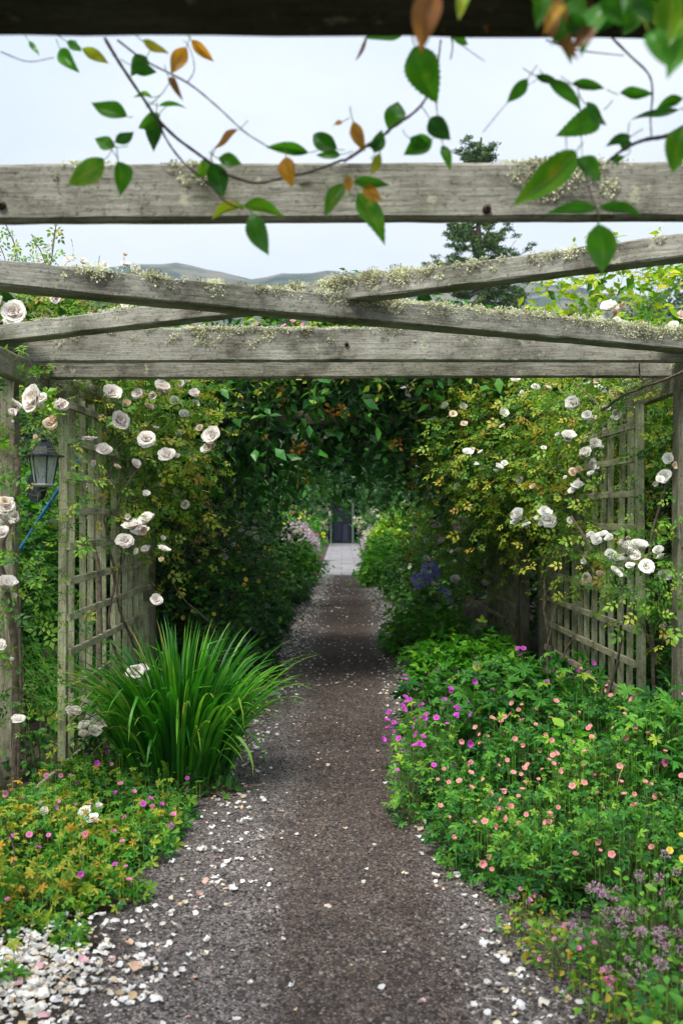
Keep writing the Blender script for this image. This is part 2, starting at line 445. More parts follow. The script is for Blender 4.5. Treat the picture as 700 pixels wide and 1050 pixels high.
def flat_flower(name, n, mat, pw=.3, pl=.5, a=1.35, seed=0, centre=None):
    rr = random.Random(seed); g = Geo()
    for k in range(n):
        V, F = petal_patch(pl, pw, a * .6, a, 1., 2, 3, .1)
        g.add(rotz(V, k * 2 * math.pi / n + rr.uniform(-.06, .06)), F, .25 + .75 * np.linspace(0, 1, len(V)))
    if centre:
        V, F = tubes(np.array([[[0, 0, 0], [0, 0, .09]]]), .09, 6); g.add(V, F, 0.); 
        g.add([(0, 0, .1)] + [(.1 * math.cos(i), .1 * math.sin(i), .08) for i in range(6)], [(0, 1 + i, 1 + (i + 1) % 6) for i in range(6)], 0.)
    me = mesh_np(name, np.concatenate(g.V), np.concatenate(g.F), np.concatenate(g.T), False); me.materials.append(M[mat]); return me

def umbel(name, n, mat, leaf, size, seed=0, flat=.6):
    """a round head of many small florets"""
    r = np.random.default_rng(seed); u = nrm(r.normal(size=(n, 3))); u[:, 2] = np.abs(u[:, 2]) * 1. - .15
    g = Geo(); P = u * np.array([.5, .5, .5 * flat]) * r.uniform(.6, 1, (n, 1))
    g.inst(leaf, P, frames(nrm(u + r.normal(size=u.shape) * .6), r.normal(size=u.shape)), size * r.uniform(.7, 1.3, n), r.random(n))
    me = mesh_np(name, np.concatenate(g.V), np.concatenate(g.F), np.concatenate(g.T), False); me.materials.append(M[mat]); return me

FL = {}
for c in ('white', 'pink', 'peach'):
    FL['rose_' + c] = [rose_mesh('rose_bloom', .80, 1, 'rose_' + c), rose_mesh('rose_bloom', .60, 2, 'rose_' + c), rose_mesh('rose_bloom', .95, 3, 'rose_' + c),
                       rose_mesh('rose_bloom', .5, 4, 'rose_' + c, [(5, 1.0, 1., .9), (5, .9, .8, .8), (4, .75, .5, .6), (3, .6, .3, .4)])]
FL['magenta'] = [flat_flower('geranium_flower', 5, 'magenta', .20, .5, 1.3, i) for i in range(2)]
FL['salmon'] = [flat_flower('geranium_flower', 5, 'salmon', .19, .5, a, i) for i, a in enumerate((.9, 1.25))]
FL['pinkfl'] = [flat_flower('geranium_flower', 5, 'pinkfl', .24, .5, 1.2, i) for i in range(2)]
FL['daisy'] = [flat_flower('daisy_flower', 12, 'cream', .09, .5, 1.5, 1, True)]
FL['blue'] = [umbel('bellflower_head', 46, 'blue', LEAF, .3, 3, .9)]
FL['honey'] = [umbel('honeysuckle_flower', 22, 'orange', LEAF4, .42, 5, .7), umbel('honeysuckle_flower', 20, 'yellow', LEAF4, .42, 6, .7)]
FL['yellow'] = [flat_flower('yellow_flower', 6, 'yellow', .2, .5, 1.3, 4)]
FL['lilac'] = [umbel('marjoram_flower_head', 60, 'lilac', LEAF2, .22, 8, .8), umbel('marjoram_flower_head', 45, 'lilac', LEAF2, .24, 9, .6)]
FL['pinkhead'] = [umbel('pink_flower_head', 40, 'pinkfl', LEAF4, .3, 8, .8)]
FL['whitehead'] = [umbel('white_flower_head', 50, 'cream', LEAF2, .3, 8, .5)]

def bloom(root, kind, pos, dia, facing, name=None, var=None):
    if var is None and kind.startswith('rose'): var = int(RNG.choice(len(FL[kind]), p=[.3] + [.3] + [.2] + [.2] + [0.] * (len(FL[kind]) - 4)))
    me = FL[kind][RNG.integers(len(FL[kind])) if var is None else var]
    o = bpy.data.objects.new(name or me.name.split('.')[0], me); COL.objects.link(o); o.parent = root
    o.location = Vector(pos) - root.location
    f = Vector(facing).normalized()
    q = f.to_track_quat('Z', 'Y') @ Quaternion((0, 0, 1), RNG.uniform(0, 6.28))
    o.rotation_mode = 'QUATERNION'; o.rotation_quaternion = q
    s = dia; o.scale = (s, s * RNG.uniform(.9, 1.05), s * RNG.uniform(.85, 1.05))
    return o

def face_dir(pos, up=.35, cam=.8, jit=.35, n=None):
    v = np.array([0, 0, CAM_Z]) - np.asarray(pos); v = v / np.linalg.norm(v)
    f = v * cam + np.array([0, 0, up]) + RNG.normal(size=3) * jit
    if n is not None: f = f + n * .6
    return f

CLEAR = []
def blooms_px(root, kind, lst, d, dj=.15, up=.8):
    """lst of (px, py, diameter in px[, kind])"""
    for e in lst:
        dd = (e[4] if len(e) > 4 else d) + RNG.uniform(-dj, dj); p = W(e[0], e[1], dd)
        k = e[3] if len(e) > 3 and e[3] else kind
        s = e[2] / FPX * dd * RNG.uniform(1.0, 1.18)
        fd = face_dir(p, up, .8, .35); CLEAR.append((p, fd / np.linalg.norm(fd), s))
        bloom(root, k, p, s, fd, 'blossom')
        if e[2] > 8:   # opening buds and side blooms of the same spray
            for _ in range(RNG.integers(0, 3)):
                q = p + np.array([RNG.normal(), abs(RNG.normal()) * .5, RNG.normal()]) * s * .62
                bloom(root, k if RNG.random() < .75 else 'rose_peach', q, s * RNG.uniform(.3, .62), face_dir(q, .4, .4, .6), 'bud' , 3)

def mound(root, blobs, n, leaf, size, mat, flow=(), nflow=0, fsize=.03, fh=.08, tint0=0., tintr=1., stalk=True, tilt=.35, core=True, petiole_r=.0014, fl_filter=None, name='foliage'):
    """low herbaceous clump: petioles from the base carrying leaves on the surface of the mound"""
    B = np.asarray(blobs, float)
    P, N, k = blob_points(B, n, .55, .6)
    ok = P[:, 2] > .02; P, N, k = P[ok], N[ok], k[ok]
    out = nrm(N * np.array([1, 1, .2]) + RNG.normal(size=N.shape) * .5)
    nm = nrm(N * .5 + np.array([0, 0, 1.]) + RNG.normal(size=N.shape) * tilt)
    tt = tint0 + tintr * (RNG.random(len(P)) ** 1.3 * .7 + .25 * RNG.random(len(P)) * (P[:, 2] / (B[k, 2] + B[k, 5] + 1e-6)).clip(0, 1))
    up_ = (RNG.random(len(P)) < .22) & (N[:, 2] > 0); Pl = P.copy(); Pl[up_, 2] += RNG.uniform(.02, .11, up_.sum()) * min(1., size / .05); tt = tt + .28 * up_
    sz = size * np.exp(RNG.normal(0, .33, len(P))).clip(.4, 1.7) * np.where(up_, .75, 1)
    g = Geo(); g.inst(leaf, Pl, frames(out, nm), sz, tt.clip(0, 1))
    su = np.where(up_)[0]
    if len(su):
        V_, F_ = tubes(np.stack([P[su] * [1, 1, .7], P[su] + [0, 0, .01], Pl[su]], 1), .0011, 3); g.add(V_, F_, .7)
    g.build(name, M[mat], root)
    if stalk:
        m = RNG.choice(len(P), min(len(P), max(40, len(P) // 2)), replace=False)
        b = np.stack([B[k[m], 0] + (P[m, 0] - B[k[m], 0]) * .35, B[k[m], 1] + (P[m, 1] - B[k[m], 1]) * .35, np.zeros(len(m)) + .0], 1)
        mid = b * .4 + P[m] * .6; mid[:, 2] = P[m, 2] * .85
        V, F = tubes(np.stack([b, mid, P[m]], 1), petiole_r, 3)
        g = Geo(); g.add(V, F); g.build('stalks', M['twig'], root)
    if nflow:
        up = np.where(N[:, 2] > .05)[0]
        if fl_filter is not None: up = up[fl_filter(P[up])]
        sel = RNG.choice(up, min(nflow, len(up)), replace=False)
        fp = P[sel] + N[sel] * fh * .5 + np.stack([RNG.normal(size=len(sel)) * .02, RNG.normal(size=len(sel)) * .02, fh * RNG.uniform(.3, 1.2, len(sel))], 1)
        st = np.stack([P[sel] * [1, 1, .6], P[sel], fp], 1); V, F = tubes(st, .0011, 3)
        g = Geo(); g.add(V, F); tag(g.build('flower_stalks', M['twig'], root), kind='stuff')
        for p in fp:
            bloom(root, flow[RNG.integers(len(flow))], p, fsize * RNG.uniform(.7, 1.2), face_dir(p, .7, .5, .35), 'flower')
    return P, N
#==BODY==

# ================================================================== SETTING
def ground_sheet():
    m, nt, N, L = newmat('bed_soil')
    tc = N.new('ShaderNodeTexCoord')
    n1 = N.new('ShaderNodeTexNoise'); n1.inputs['Scale'].default_value = 25; n1.inputs['Detail'].default_value = 8
    n2 = N.new('ShaderNodeTexNoise'); n2.inputs['Scale'].default_value = .8
    L.new(tc.outputs['Object'], n1.inputs['Vector']); L.new(tc.outputs['Object'], n2.inputs['Vector'])
    r = ramp(N, [(.3, (.018, .012, .008)), (.55, (.05, .034, .022)), (.75, (.11, .08, .05))]); L.new(n1.outputs['Fac'], r.inputs[0])
    r2 = ramp(N, [(.4, (.03, .07, .015)), (.7, (.06, .12, .02))]); L.new(n1.outputs['Fac'], r2.inputs[0])
    sp = N.new('ShaderNodeSeparateXYZ'); L.new(tc.outputs['Object'], sp.inputs[0])
    ab = N.new('ShaderNodeMath'); ab.operation = 'ABSOLUTE'; L.new(sp.outputs[0], ab.inputs[0])
    mr = N.new('ShaderNodeMapRange'); mr.inputs['From Min'].default_value = 3.5; mr.inputs['From Max'].default_value = 4.5; L.new(ab.outputs[0], mr.inputs['Value'])
    mx = N.new('ShaderNodeMixRGB'); L.new(mr.outputs[0], mx.inputs[0]); L.new(r.outputs[0], mx.inputs[1]); L.new(r2.outputs[0], mx.inputs[2])
    p = N.new('ShaderNodeBsdfPrincipled'); p.inputs['Roughness'].default_value = .95; L.new(mx.outputs[0], p.inputs['Base Color'])
    b = N.new('ShaderNodeBump'); b.inputs['Strength'].default_value = 1; b.inputs['Distance'].default_value = .03
    L.new(n1.outputs['Fac'], b.inputs['Height']); L.new(b.outputs[0], p.inputs['Normal'])
    o = N.new('ShaderNodeOutputMaterial'); L.new(p.outputs[0], o.inputs[0])
    V = [(-6000, -200, 0), (6000, -200, 0), (6000, 2900, 0), (-6000, 2900, 0)]
    me = mesh_np('ground', V, [[0, 1, 2, 3]]); ob = link('ground', me, m); tag(ob, kind='structure')
ground_sheet()

def gravel_mat():
    m, nt, N, L = newmat('gravel')
    tc = N.new('ShaderNodeTexCoord'); sp = N.new('ShaderNodeSeparateXYZ'); L.new(tc.outputs['Object'], sp.inputs[0])
    v = N.new('ShaderNodeTexVoronoi'); v.inputs['Scale'].default_value = 125
    v2 = N.new('ShaderNodeTexVoronoi'); v2.inputs['Scale'].default_value = 60
    L.new(tc.outputs['Object'], v.inputs['Vector']); L.new(tc.outputs['Object'], v2.inputs['Vector'])
    sc_ = N.new('ShaderNodeSeparateColor'); L.new(v.outputs['Color'], sc_.inputs[0])
    sc2 = N.new('ShaderNodeSeparateColor'); L.new(v2.outputs['Color'], sc2.inputs[0])
    r = ramp(N, [(0, (.025, .020, .020)), (.45, (.085, .072, .070)), (.8, (.17, .155, .15)), (.93, (.27, .24, .21)), (1, (.45, .42, .37))]); L.new(sc_.outputs[0], r.inputs[0])
    r2 = ramp(N, [(0, (.03, .024, .022)), (.6, (.10, .085, .08)), (1, (.24, .21, .19))]); L.new(sc2.outputs[1], r2.inputs[0])
    mx = N.new('ShaderNodeMixRGB'); mx.inputs[0].default_value = .35; L.new(r.outputs[0], mx.inputs[1]); L.new(r2.outputs[0], mx.inputs[2])
    # worn, damp middle of the path against paler dusty sides
    nz = N.new('ShaderNodeTexNoise'); nz.inputs['Scale'].default_value = 1.1; nz.inputs['Detail'].default_value = 5; L.new(tc.outputs['Object'], nz.inputs['Vector'])
    ad = N.new('ShaderNodeMath'); ad.operation = 'SUBTRACT'; ad.inputs[1].default_value = .07; L.new(sp.outputs[0], ad.inputs[0])
    ab = N.new('ShaderNodeMath'); ab.operation = 'ABSOLUTE'; L.new(ad.outputs[0], ab.inputs[0])
    nm = N.new('ShaderNodeMath'); nm.operation = 'MULTIPLY_ADD'; nm.inputs[1].default_value = .35; L.new(nz.outputs['Fac'], nm.inputs[0]); L.new(ab.outputs[0], nm.inputs[2])
    mr = N.new('ShaderNodeMapRange'); mr.interpolation_type = 'SMOOTHSTEP'; mr.inputs['From Min'].default_value = .40; mr.inputs['From Max'].default_value = .64; L.new(nm.outputs[0], mr.inputs['Value'])
    tint = N.new('ShaderNodeMixRGB'); tint.inputs[1].default_value = (.80, .67, .58, 1); tint.inputs[2].default_value = (1.28, 1.27, 1.28, 1); L.new(mr.outputs[0], tint.inputs[0])
    mu = N.new('ShaderNodeMixRGB'); mu.blend_type = 'MULTIPLY'; mu.inputs[0].default_value = 1; L.new(mx.outputs[0], mu.inputs[1]); L.new(tint.outputs[0], mu.inputs[2])
    nb = N.new('ShaderNodeTexNoise'); nb.inputs['Scale'].default_value = 6; nb.inputs['Detail'].default_value = 8; L.new(tc.outputs['Object'], nb.inputs['Vector'])
    rb = ramp(N, [(.3, (.68, .66, .64)), (.7, (1.25, 1.25, 1.25))]); L.new(nb.outputs['Fac'], rb.inputs[0])
    mu2 = N.new('ShaderNodeMixRGB'); mu2.blend_type = 'MULTIPLY'; mu2.inputs[0].default_value = 1; L.new(mu.outputs[0], mu2.inputs[1]); L.new(rb.outputs[0], mu2.inputs[2])
    p = N.new('ShaderNodeBsdfPrincipled'); p.inputs['Roughness'].default_value = .8; p.inputs['Specular IOR Level'].default_value = .35; 
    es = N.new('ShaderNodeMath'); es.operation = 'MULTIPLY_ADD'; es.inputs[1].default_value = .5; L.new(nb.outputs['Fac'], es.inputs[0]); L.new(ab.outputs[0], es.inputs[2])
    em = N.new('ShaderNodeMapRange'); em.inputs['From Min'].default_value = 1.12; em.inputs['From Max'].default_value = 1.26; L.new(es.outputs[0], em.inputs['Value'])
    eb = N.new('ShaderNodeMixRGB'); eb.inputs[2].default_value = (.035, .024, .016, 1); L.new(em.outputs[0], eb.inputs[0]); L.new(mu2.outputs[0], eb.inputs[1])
    L.new(eb.outputs[0], p.inputs['Base Color'])
    b = N.new('ShaderNodeBump'); b.inputs['Strength'].default_value = 1; b.inputs['Distance'].default_value = .008; b.invert = True
    L.new(v.outputs['Distance'], b.inputs['Height']); L.new(b.outputs[0], p.inputs['Normal'])
    o = N.new('ShaderNodeOutputMaterial'); L.new(p.outputs[0], o.inputs[0])
    return m
M['gravel'] = gravel_mat()

def pc(y):  # centre line of the path
    return .0 + .012 * max(0, y - 8)
def strip(name, y0, y1, hw, z, mat, n=160, wob=.05, kind='structure'):
    ys = np.linspace(y0, y1, n); V = []
    for i, y in enumerate(ys):
        a = wob * (math.sin(y * 2.1) + .6 * math.sin(y * 5.3 + 1)); b = wob * (math.sin(y * 1.7 + 2) + .6 * math.sin(y * 4.9))
        V += [(pc(y) - hw - a, y, z), (pc(y) + hw + b, y, z)]
    F = [[2 * i, 2 * i + 1, 2 * i + 3, 2 * i + 2] for i in range(n - 1)]
    ob = link(name, mesh_np(name, V, F), mat); tag(ob, kind=kind); return ob
strip('gravel_path', -3, 27.5, 1.22, .004, M['gravel'])

def paving_mat():
    m, nt, N, L = newmat('paving')
    tc = N.new('ShaderNodeTexCoord')
    b = N.new('ShaderNodeTexBrick'); b.inputs['Scale'].default_value = 1; b.inputs['Brick Width'].default_value = .9; b.inputs['Row Height'].default_value = 1.6
    b.inputs['Mortar Size'].default_value = .03; b.inputs['Color1'].default_value = (.25, .24, .24, 1); b.inputs['Color2'].default_value = (.20, .19, .20, 1); b.inputs['Mortar'].default_value = (.16, .15, .15, 1)
    L.new(tc.outputs['Object'], b.inputs['Vector'])
    n = N.new('ShaderNodeTexNoise'); n.inputs['Scale'].default_value = 3; n.inputs['Detail'].default_value = 8; L.new(tc.outputs['Object'], n.inputs['Vector'])
    r = ramp(N, [(.3, (.75, .75, .75)), (.7, (1.15, 1.15, 1.15))]); L.new(n.outputs['Fac'], r.inputs[0])
    mu = N.new('ShaderNodeMixRGB'); mu.blend_type = 'MULTIPLY'; mu.inputs[0].default_value = 1; L.new(b.outputs[0], mu.inputs[1]); L.new(r.outputs[0], mu.inputs[2])
    p = N.new('ShaderNodeBsdfPrincipled'); p.inputs['Roughness'].default_value = .8; L.new(mu.outputs[0], p.inputs['Base Color'])
    o = N.new('ShaderNodeOutputMaterial'); L.new(p.outputs[0], o.inputs[0]); return m
def paved():
    V = [(-.62, 27.4, .008), (.95, 27.4, .008), (1.0, 64, .008), (-.72, 64, .008)]
    ob = link('paved_path', mesh_np('paved_path', V, [[0, 1, 2, 3]]), paving_mat()); tag(ob, kind='structure')
paved()

# loose stones lying on the path
def gravel_stones():
    n = 62000
    y = 2.7 + (RNG.random(n) ** 1.7) * 9; x = RNG.uniform(-.93, .93, n)
    P = np.stack([x, y, np.full(n, .004)], 1)
    s = np.exp(RNG.normal(math.log(.0046), .52, n)).clip(.0018, .012)
    S = np.stack([s * RNG.uniform(.8, 1.3, n), s, s * RNG.uniform(.5, .9, n)], 1)
    a = RNG.uniform(0, 6.28, n)
    D = np.stack([np.cos(a), np.sin(a), RNG.normal(size=n) * .2], 1)
    R = frames(D, np.stack([RNG.normal(size=n) * .3, RNG.normal(size=n) * .3, np.ones(n)], 1))
    t = RNG.random(n) ** 1.9 * np.where(np.abs(x - .07) < .33 + .06 * np.sin(y * 3), .72, 1.)
    g = Geo(); g.inst(STONE, P, R, S, t)
    mm = leaf_mat('gravel_stone', [(.022, .018, .017), (.07, .058, .053), (.14, .125, .12), (.22, .195, .175), (.36, .32, .27)], .75, 0)
    o = g.build('loose_gravel', mm); tag(o, 'small dark and pale stones loose on the gravel path', 'gravel', kind='stuff')
gravel_stones()

def petals():
    def pet(seed, curl, cup):
        r = random.Random(seed); V = []; F = []
        for a in range(5):
            v_ = a / 4; w_ = .52 * math.sin(math.pi * (.16 + .74 * v_)) ** .7 * r.uniform(.85, 1.1)
            for b in range(4):
                u_ = -1 + 2 * b / 3; V.append((u_ * w_ + r.uniform(-.03, .03), v_ * .95 + r.uniform(-.04, .04), cup * u_ * u_ + curl * (v_ - .5) ** 2 + r.uniform(-.03, .03)))
        for a in range(4):
            for b in range(3):
                q = a * 4 + b; F += [(q, q + 1, q + 5), (q, q + 5, q + 4)]
        return T_(V, F)
    tms = [pet(1, .35, .25), pet(2, -.5, -.2), pet(3, .8, .35), pet(4, .15, -.35), pet(5, -.9, .1)]
    px = []; py = []; big = []
    def add(x, y, b=1.): px.append(x); py.append(y); big.append(b)
    for _ in range(430):   # left edge
        y = 3.3 + RNG.random() ** 1.5 * 9; add(-.66 + RNG.normal() * .10 + .05 * math.sin(y * 3) + (.12 if 4 < y < 6.5 else 0) * RNG.random(), y)
    for _ in range(150):   # right edge
        y = 3.2 + RNG.random() ** 1.4 * 7; add(.52 + RNG.normal() * .07 + (.06 if y < 4.2 else -.06), y)
    for _ in range(130):   # scattered
        y = 3.1 + RNG.random() ** 1.5 * 12; add(RNG.uniform(-.6, .6), y, .8)
    for _ in range(950):   # heap in the near corner
        add(-1.10 + RNG.normal() * .15, 3.45 + RNG.normal() * .22, .95)
    for _ in range(26):
        add(.62 + RNG.normal() * .10, 3.25 + RNG.normal() * .2, 1.1)
    for _ in range(3600):  # pale drifts further down the path
        y = 9 + RNG.random() * 19; sd = -1 if RNG.random() < .5 else 1
        add(pc(y) + sd * (.70 + RNG.normal() * .14), y, 1.1)
    for _ in range(420):
        y = 9 + RNG.random() * 19; add(pc(y) + RNG.uniform(-.7, .7), y, .9)
    n = len(px); a = RNG.uniform(0, 6.28, n)
    P = np.stack([px, py, RNG.uniform(.006, .02, n)], 1)
    P[:, 2] += np.where((P[:, 0] < -.85) & (P[:, 1] < 4), RNG.uniform(0, .035, n), 0)
    D = np.stack([np.cos(a), np.sin(a), RNG.normal(size=n) * .12], 1)
    R = frames(D, np.stack([RNG.normal(size=n) * .42, RNG.normal(size=n) * .42, np.ones(n)], 1))
    S = (np.exp(RNG.normal(math.log(.023), .33, n)).clip(.008, .042) * np.array(big))
    u = RNG.random(n); t = np.where(u < .66, RNG.uniform(0, .42, n), np.where(u < .95, RNG.uniform(.42, .75, n), RNG.uniform(.8, 1, n)))
    g = Geo(); kind_ = RNG.integers(0, 5, n)
    for q in range(5):
        m_ = kind_ == q; g.inst(tms[q], P[m_], R[m_], S[m_], t[m_])
    o = g.build('fallen_petals', M['petal'])
    tag(o, 'white and cream fallen rose petals strewn along the path edges', 'petals', kind='stuff')
petals()

def hills():
    nx, ny = 150, 26
    ridge_px = [-900, -400, 0, 100, 150, 180, 215, 240, 262, 300, 345, 390, 440, 500, 540, 575, 620, 700, 900, 1400]
    ridge_py = [300, 290, 280, 273, 270, 271, 275, 282, 285, 281, 277, 278, 286, 294, 291, 290, 300, 312, 300, 310]
    V = []
    D = 2400.
    for j in range(ny):
        v = j / (ny - 1); y = 900 + (D - 900) * v
        for i in range(nx):
            px = -900 + 2300 * i / (nx - 1); x = (px - HX) / FPX * D
            H = CAM_Z + (HY - np.interp(px, ridge_px, ridge_py)) / FPX * D
            h = H * (v ** .8) * (1 + .05 * math.sin(x * .008 + v * 9) * (1 - v)) + 14 * math.sin(x * .022 + 1.3 * j) * v * (1 - v) + math.sin(i * 1.9) * 3. * v + math.sin(i * .83) * 2.5 * v
            V.append((x, y, h if j else -.5))
    for i in range(nx): V.append((V[(ny - 1) * nx + i][0], D + 250, -.5))
    F = [[j * nx + i, j * nx + i + 1, (j + 1) * nx + i + 1, (j + 1) * nx + i] for j in range(ny) for i in range(nx - 1)]
    m, nt, N, L = newmat('hillside')
    tc = N.new('ShaderNodeTexCoord'); n = N.new('ShaderNodeTexNoise'); n.inputs['Scale'].default_value = .008; n.inputs['Detail'].default_value = 12; n.inputs['Roughness'].default_value = .65
    L.new(tc.outputs['Object'], n.inputs['Vector'])
    r = ramp(N, [(.42, (.012, .028, .016)), (.5, (.05, .075, .04)), (.57, (.16, .14, .10))]); L.new(n.outputs['Fac'], r.inputs[0])
    p = N.new('ShaderNodeBsdfPrincipled'); p.inputs['Roughness'].default_value = 1; p.inputs['Specular IOR Level'].default_value = 0; L.new(r.outputs[0], p.inputs['Base Color'])
    o = N.new('ShaderNodeOutputMaterial'); L.new(p.outputs[0], o.inputs[0])
    ob = link('hills', mesh_np('hills', V, F, smooth=True), m); tag(ob, kind='structure')
hills()

# ================================================================== PERGOLA
PERG = empty('pergola', 'weathered grey timber pergola spanning the gravel path, lichen on its beams', 'pergola', (0, 6, 0))
def timber(name, root, p0, p1, w, h, mat, seg=36, warp=.006, cham=.12, roll=0.):
    """a squared timber from p0 to p1 (its centre line); width w (across), height h (up)"""
    p0 = np.array(p0, float); p1 = np.array(p1, float); Ln = np.linalg.norm(p1 - p0)
    cs = [(-1, -1 + cham), (-1 + cham * h / w, -1), (1 - cham * h / w, -1), (1, -1 + cham), (1, 1 - cham), (1 - cham * h / w, 1), (-1 + cham * h / w, 1), (-1, 1 - cham)]
    V = []; ph = RNG.uniform(0, 6, 4)
    for i in range(seg + 1):
        s = i / seg; x = (s - .5) * Ln
        oy = warp * math.sin(s * 5 + ph[0]) ; oz = warp * math.sin(s * 4 + ph[1])
        for k, (a, b) in enumerate(cs):
            V.append((x, oy + a * w / 2 + RNG.normal() * warp * .18, oz + b * h / 2 + RNG.normal() * warp * (.35 if b > 0 else .18)))
    F = [(i * 8 + k, (i + 1) * 8 + k, (i + 1) * 8 + (k + 1) % 8) for i in range(seg) for k in range(8)]
    F += [(i * 8 + k, (i + 1) * 8 + (k + 1) % 8, i * 8 + (k + 1) % 8) for i in range(seg) for k in range(8)]
    e = seg * 8
    F += [(0, k, k + 1) for k in range(1, 7)] + [(e, e + k + 1, e + k) for k in range(1, 7)]
    me = mesh_np(name, V, F)
    o = link(name, me, M[mat], root)
    X = Vector((p1 - p0) / Ln); up = Vector((0, 0, 1)) if abs(X.z) < .9 else Vector((0, -1, 0))
    Y = up.cross(X).normalized(); Z = X.cross(Y)
    mm = Matrix((X, Y, Z)).transposed().to_4x4()
    if roll: mm = mm @ Matrix.Rotation(roll, 4, 'X')
    c = (p0 + p1) / 2 - (np.array(root.location) if root else 0)
    mm.translation = Vector(c); o.matrix_local = mm
    return o, Ln

def lichen(beam, Ln, w, h, spots, name='lichen', dens=260, big=1., front=True):
    """cushions of fluffy lichen and moss along the top edge; spots = (position 0..1, half length m, strength)"""
    g = Geo()
    for s, hl, st in spots:
        for _ in range(int(6 + hl * 330 * st)):
            cx = (s - .5) * Ln + RNG.normal() * hl * .55; r = RNG.uniform(.008, .030) * (st ** .5) * big
            fr = front and RNG.random() < .30
            c = np.array([np.clip(cx, -Ln / 2, Ln / 2), RNG.uniform(-w * .45, w * .45) if not fr else -w / 2, h / 2 if not fr else h / 2 - RNG.random() ** 2 * h * .5])
            flat = np.array([1.5, 1, .55]) if not fr else np.array([1.3, .35, 1.1])
            n = int(42 * (r / .02) ** 1.3) + 8
            u = nrm(RNG.normal(size=(n, 3))); P = c + u * flat * r * RNG.random((n, 1)) ** .33
            tt = np.clip(RNG.normal(.82 if RNG.random() < .72 else .15, .2, n), 0, 1)
            g.inst(LEAF2, P, frames(u + RNG.normal(size=(n, 3)) * .7, RNG.normal(size=(n, 3))), RNG.uniform(.006, .014, n) * (big ** .5), tt)
    o = g.build(name, M['lichen'], beam, base=(0, 0, 0)); tag(o, kind='stuff'); return o

# wide flat timber right overhead, seen from below
b, Ln = timber('cross_beam', PERG, (-2.35, 1.77, 2.56), (2.35, 1.77, 2.535), .17, .14, 'beam_shade', 40)
b, Ln = timber('cross_beam', PERG, (-2.4, 2.93, 2.535), (2.4, 2.93, 2.55), .055, .165, 'beam', 50, .005)
lichen(b, Ln, .055, .165, [(.615, .07, 1.0), (.635, .05, 1.2), (.655, .04, .9), (.40, .09, .5), (.35, .07, .5), (.72, .12, .3), (.2, .2, .2)], front=True)
b, Ln = timber('cross_beam', PERG, (-2.35, 5.9, 2.605), (2.28, 5.9, 2.605), .05, .20, 'beam', 50, .006)
lichen(b, Ln, .05, .20, [(.16, .1, .5), (.33, .18, 1.0), (.40, .15, .9), (.46, .2, .7), (.56, .2, .5), (.68, .3, .5), (.82, .2, .4), (.25, .2, .5)])
b, Ln = timber('cross_beam', PERG, (-1.98, 6.12, 2.545), (2.2, 6.12, 2.54), .05, .20, 'beam', 50, .006)
# crossed braces
dA0, dA1 = 4.05, 5.8
def zpx(py, d): return CAM_Z - (py - HY) / FPX * d
A0 = W(0, 281, 4.2); A1 = W(700, 352, 5.8); ex = (A1 - A0)
b, Ln = timber('diagonal_brace', PERG, A0 - ex * .22, A1 + ex * .06, .145, .105, 'beam', 44, .008)
lichen(b, Ln, .145, .105, [(.30, .1, .8), (.24, .12, .6), (.36, .08, .6), (.42, .2, .5), (.50, .12, 1.0), (.545, .09, 2.0), (.52, .05, 2.2), (.60, .13, 1.4), (.655, .14, 1.2), (.70, .15, 1.2), (.76, .15, 1.2), (.82, .15, 1.4), (.88, .15, 1.5), (.94, .15, 1.5)], dens=300, big=1.1)
B0 = W(0, 343, 5.84); B1 = W(700, 255, 4.15); ex = (B1 - B0)
b, Ln = timber('diagonal_brace', PERG, B0 - ex * .04 + [0, 0, .0], B1 + ex * .3, .115, .095, 'beam', 44, .008)
lichen(b, Ln, .115, .095, [(.10, .1, .4), (.2, .14, .6), (.30, .12, .7), (.42, .1, .7), (.465, .08, 1.8), (.50, .05, 2.0), (.53, .06, 2.0), (.56, .05, 1.2), (.60, .12, .6), (.68, .12, .5), (.8, .2, .3)], dens=280)
def bolt(p):
    V, F = lathe([(0, .010), (.007, .010), (.012, .006), (.013, 0), (.013, -.02)], 8); V = np.array(V)[:, [0, 2, 1]] * [1, -1, 1] + np.array(p)
    g = Geo(); g.add(V, F); g.build('bolt', M['iron'], PERG, True)
def lathe(prof, n=24, sq=False):
    V = []; F = []
    for r, z in prof:
        for k in range(n):
            a = (k + (.5 if sq else 0)) / n * 2 * math.pi; V.append((r * math.cos(a), r * math.sin(a), z))
    for j in range(len(prof) - 1):
        for k in range(n):
            a = j * n + k; b = j * n + (k + 1) % n; F += [(a, b, b + n), (a, b + n, a + n)]
    return V, F
M['iron'] = simple_mat('rusty_bolt', (.05, .03, .02), .6, .4, 60, .5)
for x, z in ((-1.98, 2.63), (-1.9, 2.56), (2.02, 2.64), (2.09, 2.57), (.03, 2.61)): bolt((x, 5.871, z))
for x, z in ((-.98, 2.50), (1.31, 2.585), (.42, 2.49)): bolt((x, 2.898, z))
# long rails on both sides
b, Ln = timber('side_rail', PERG, (-1.86, -1, 2.42), (-1.78, 9.2, 2.43), .05, .15, 'post', 70)
lichen(b, Ln, .05, .15, [(.70, .15, 1.2), (.73, .2, 2.0), (.76, .2, 2.4), (.79, .2, 2.0), (.83, .2, 1.2)], big=1.7, dens=220)
b, Ln = timber('side_rail', PERG, (2.02, -1, 2.43), (2.02, 9.2, 2.43), .05, .16, 'post', 70)
lichen(b, Ln, .05, .16, [(.70, .3, 1), (.8, .3, 1), (.9, .3, 1)])
timber('side_rail', PERG, (-1.84, 9.0, 2.43), (-1.84, 27, 2.43), .05, .15, 'post', 60)
timber('side_rail', PERG, (2.02, 9.0, 2.43), (2.02, 27, 2.43), .05, .15, 'post', 60)
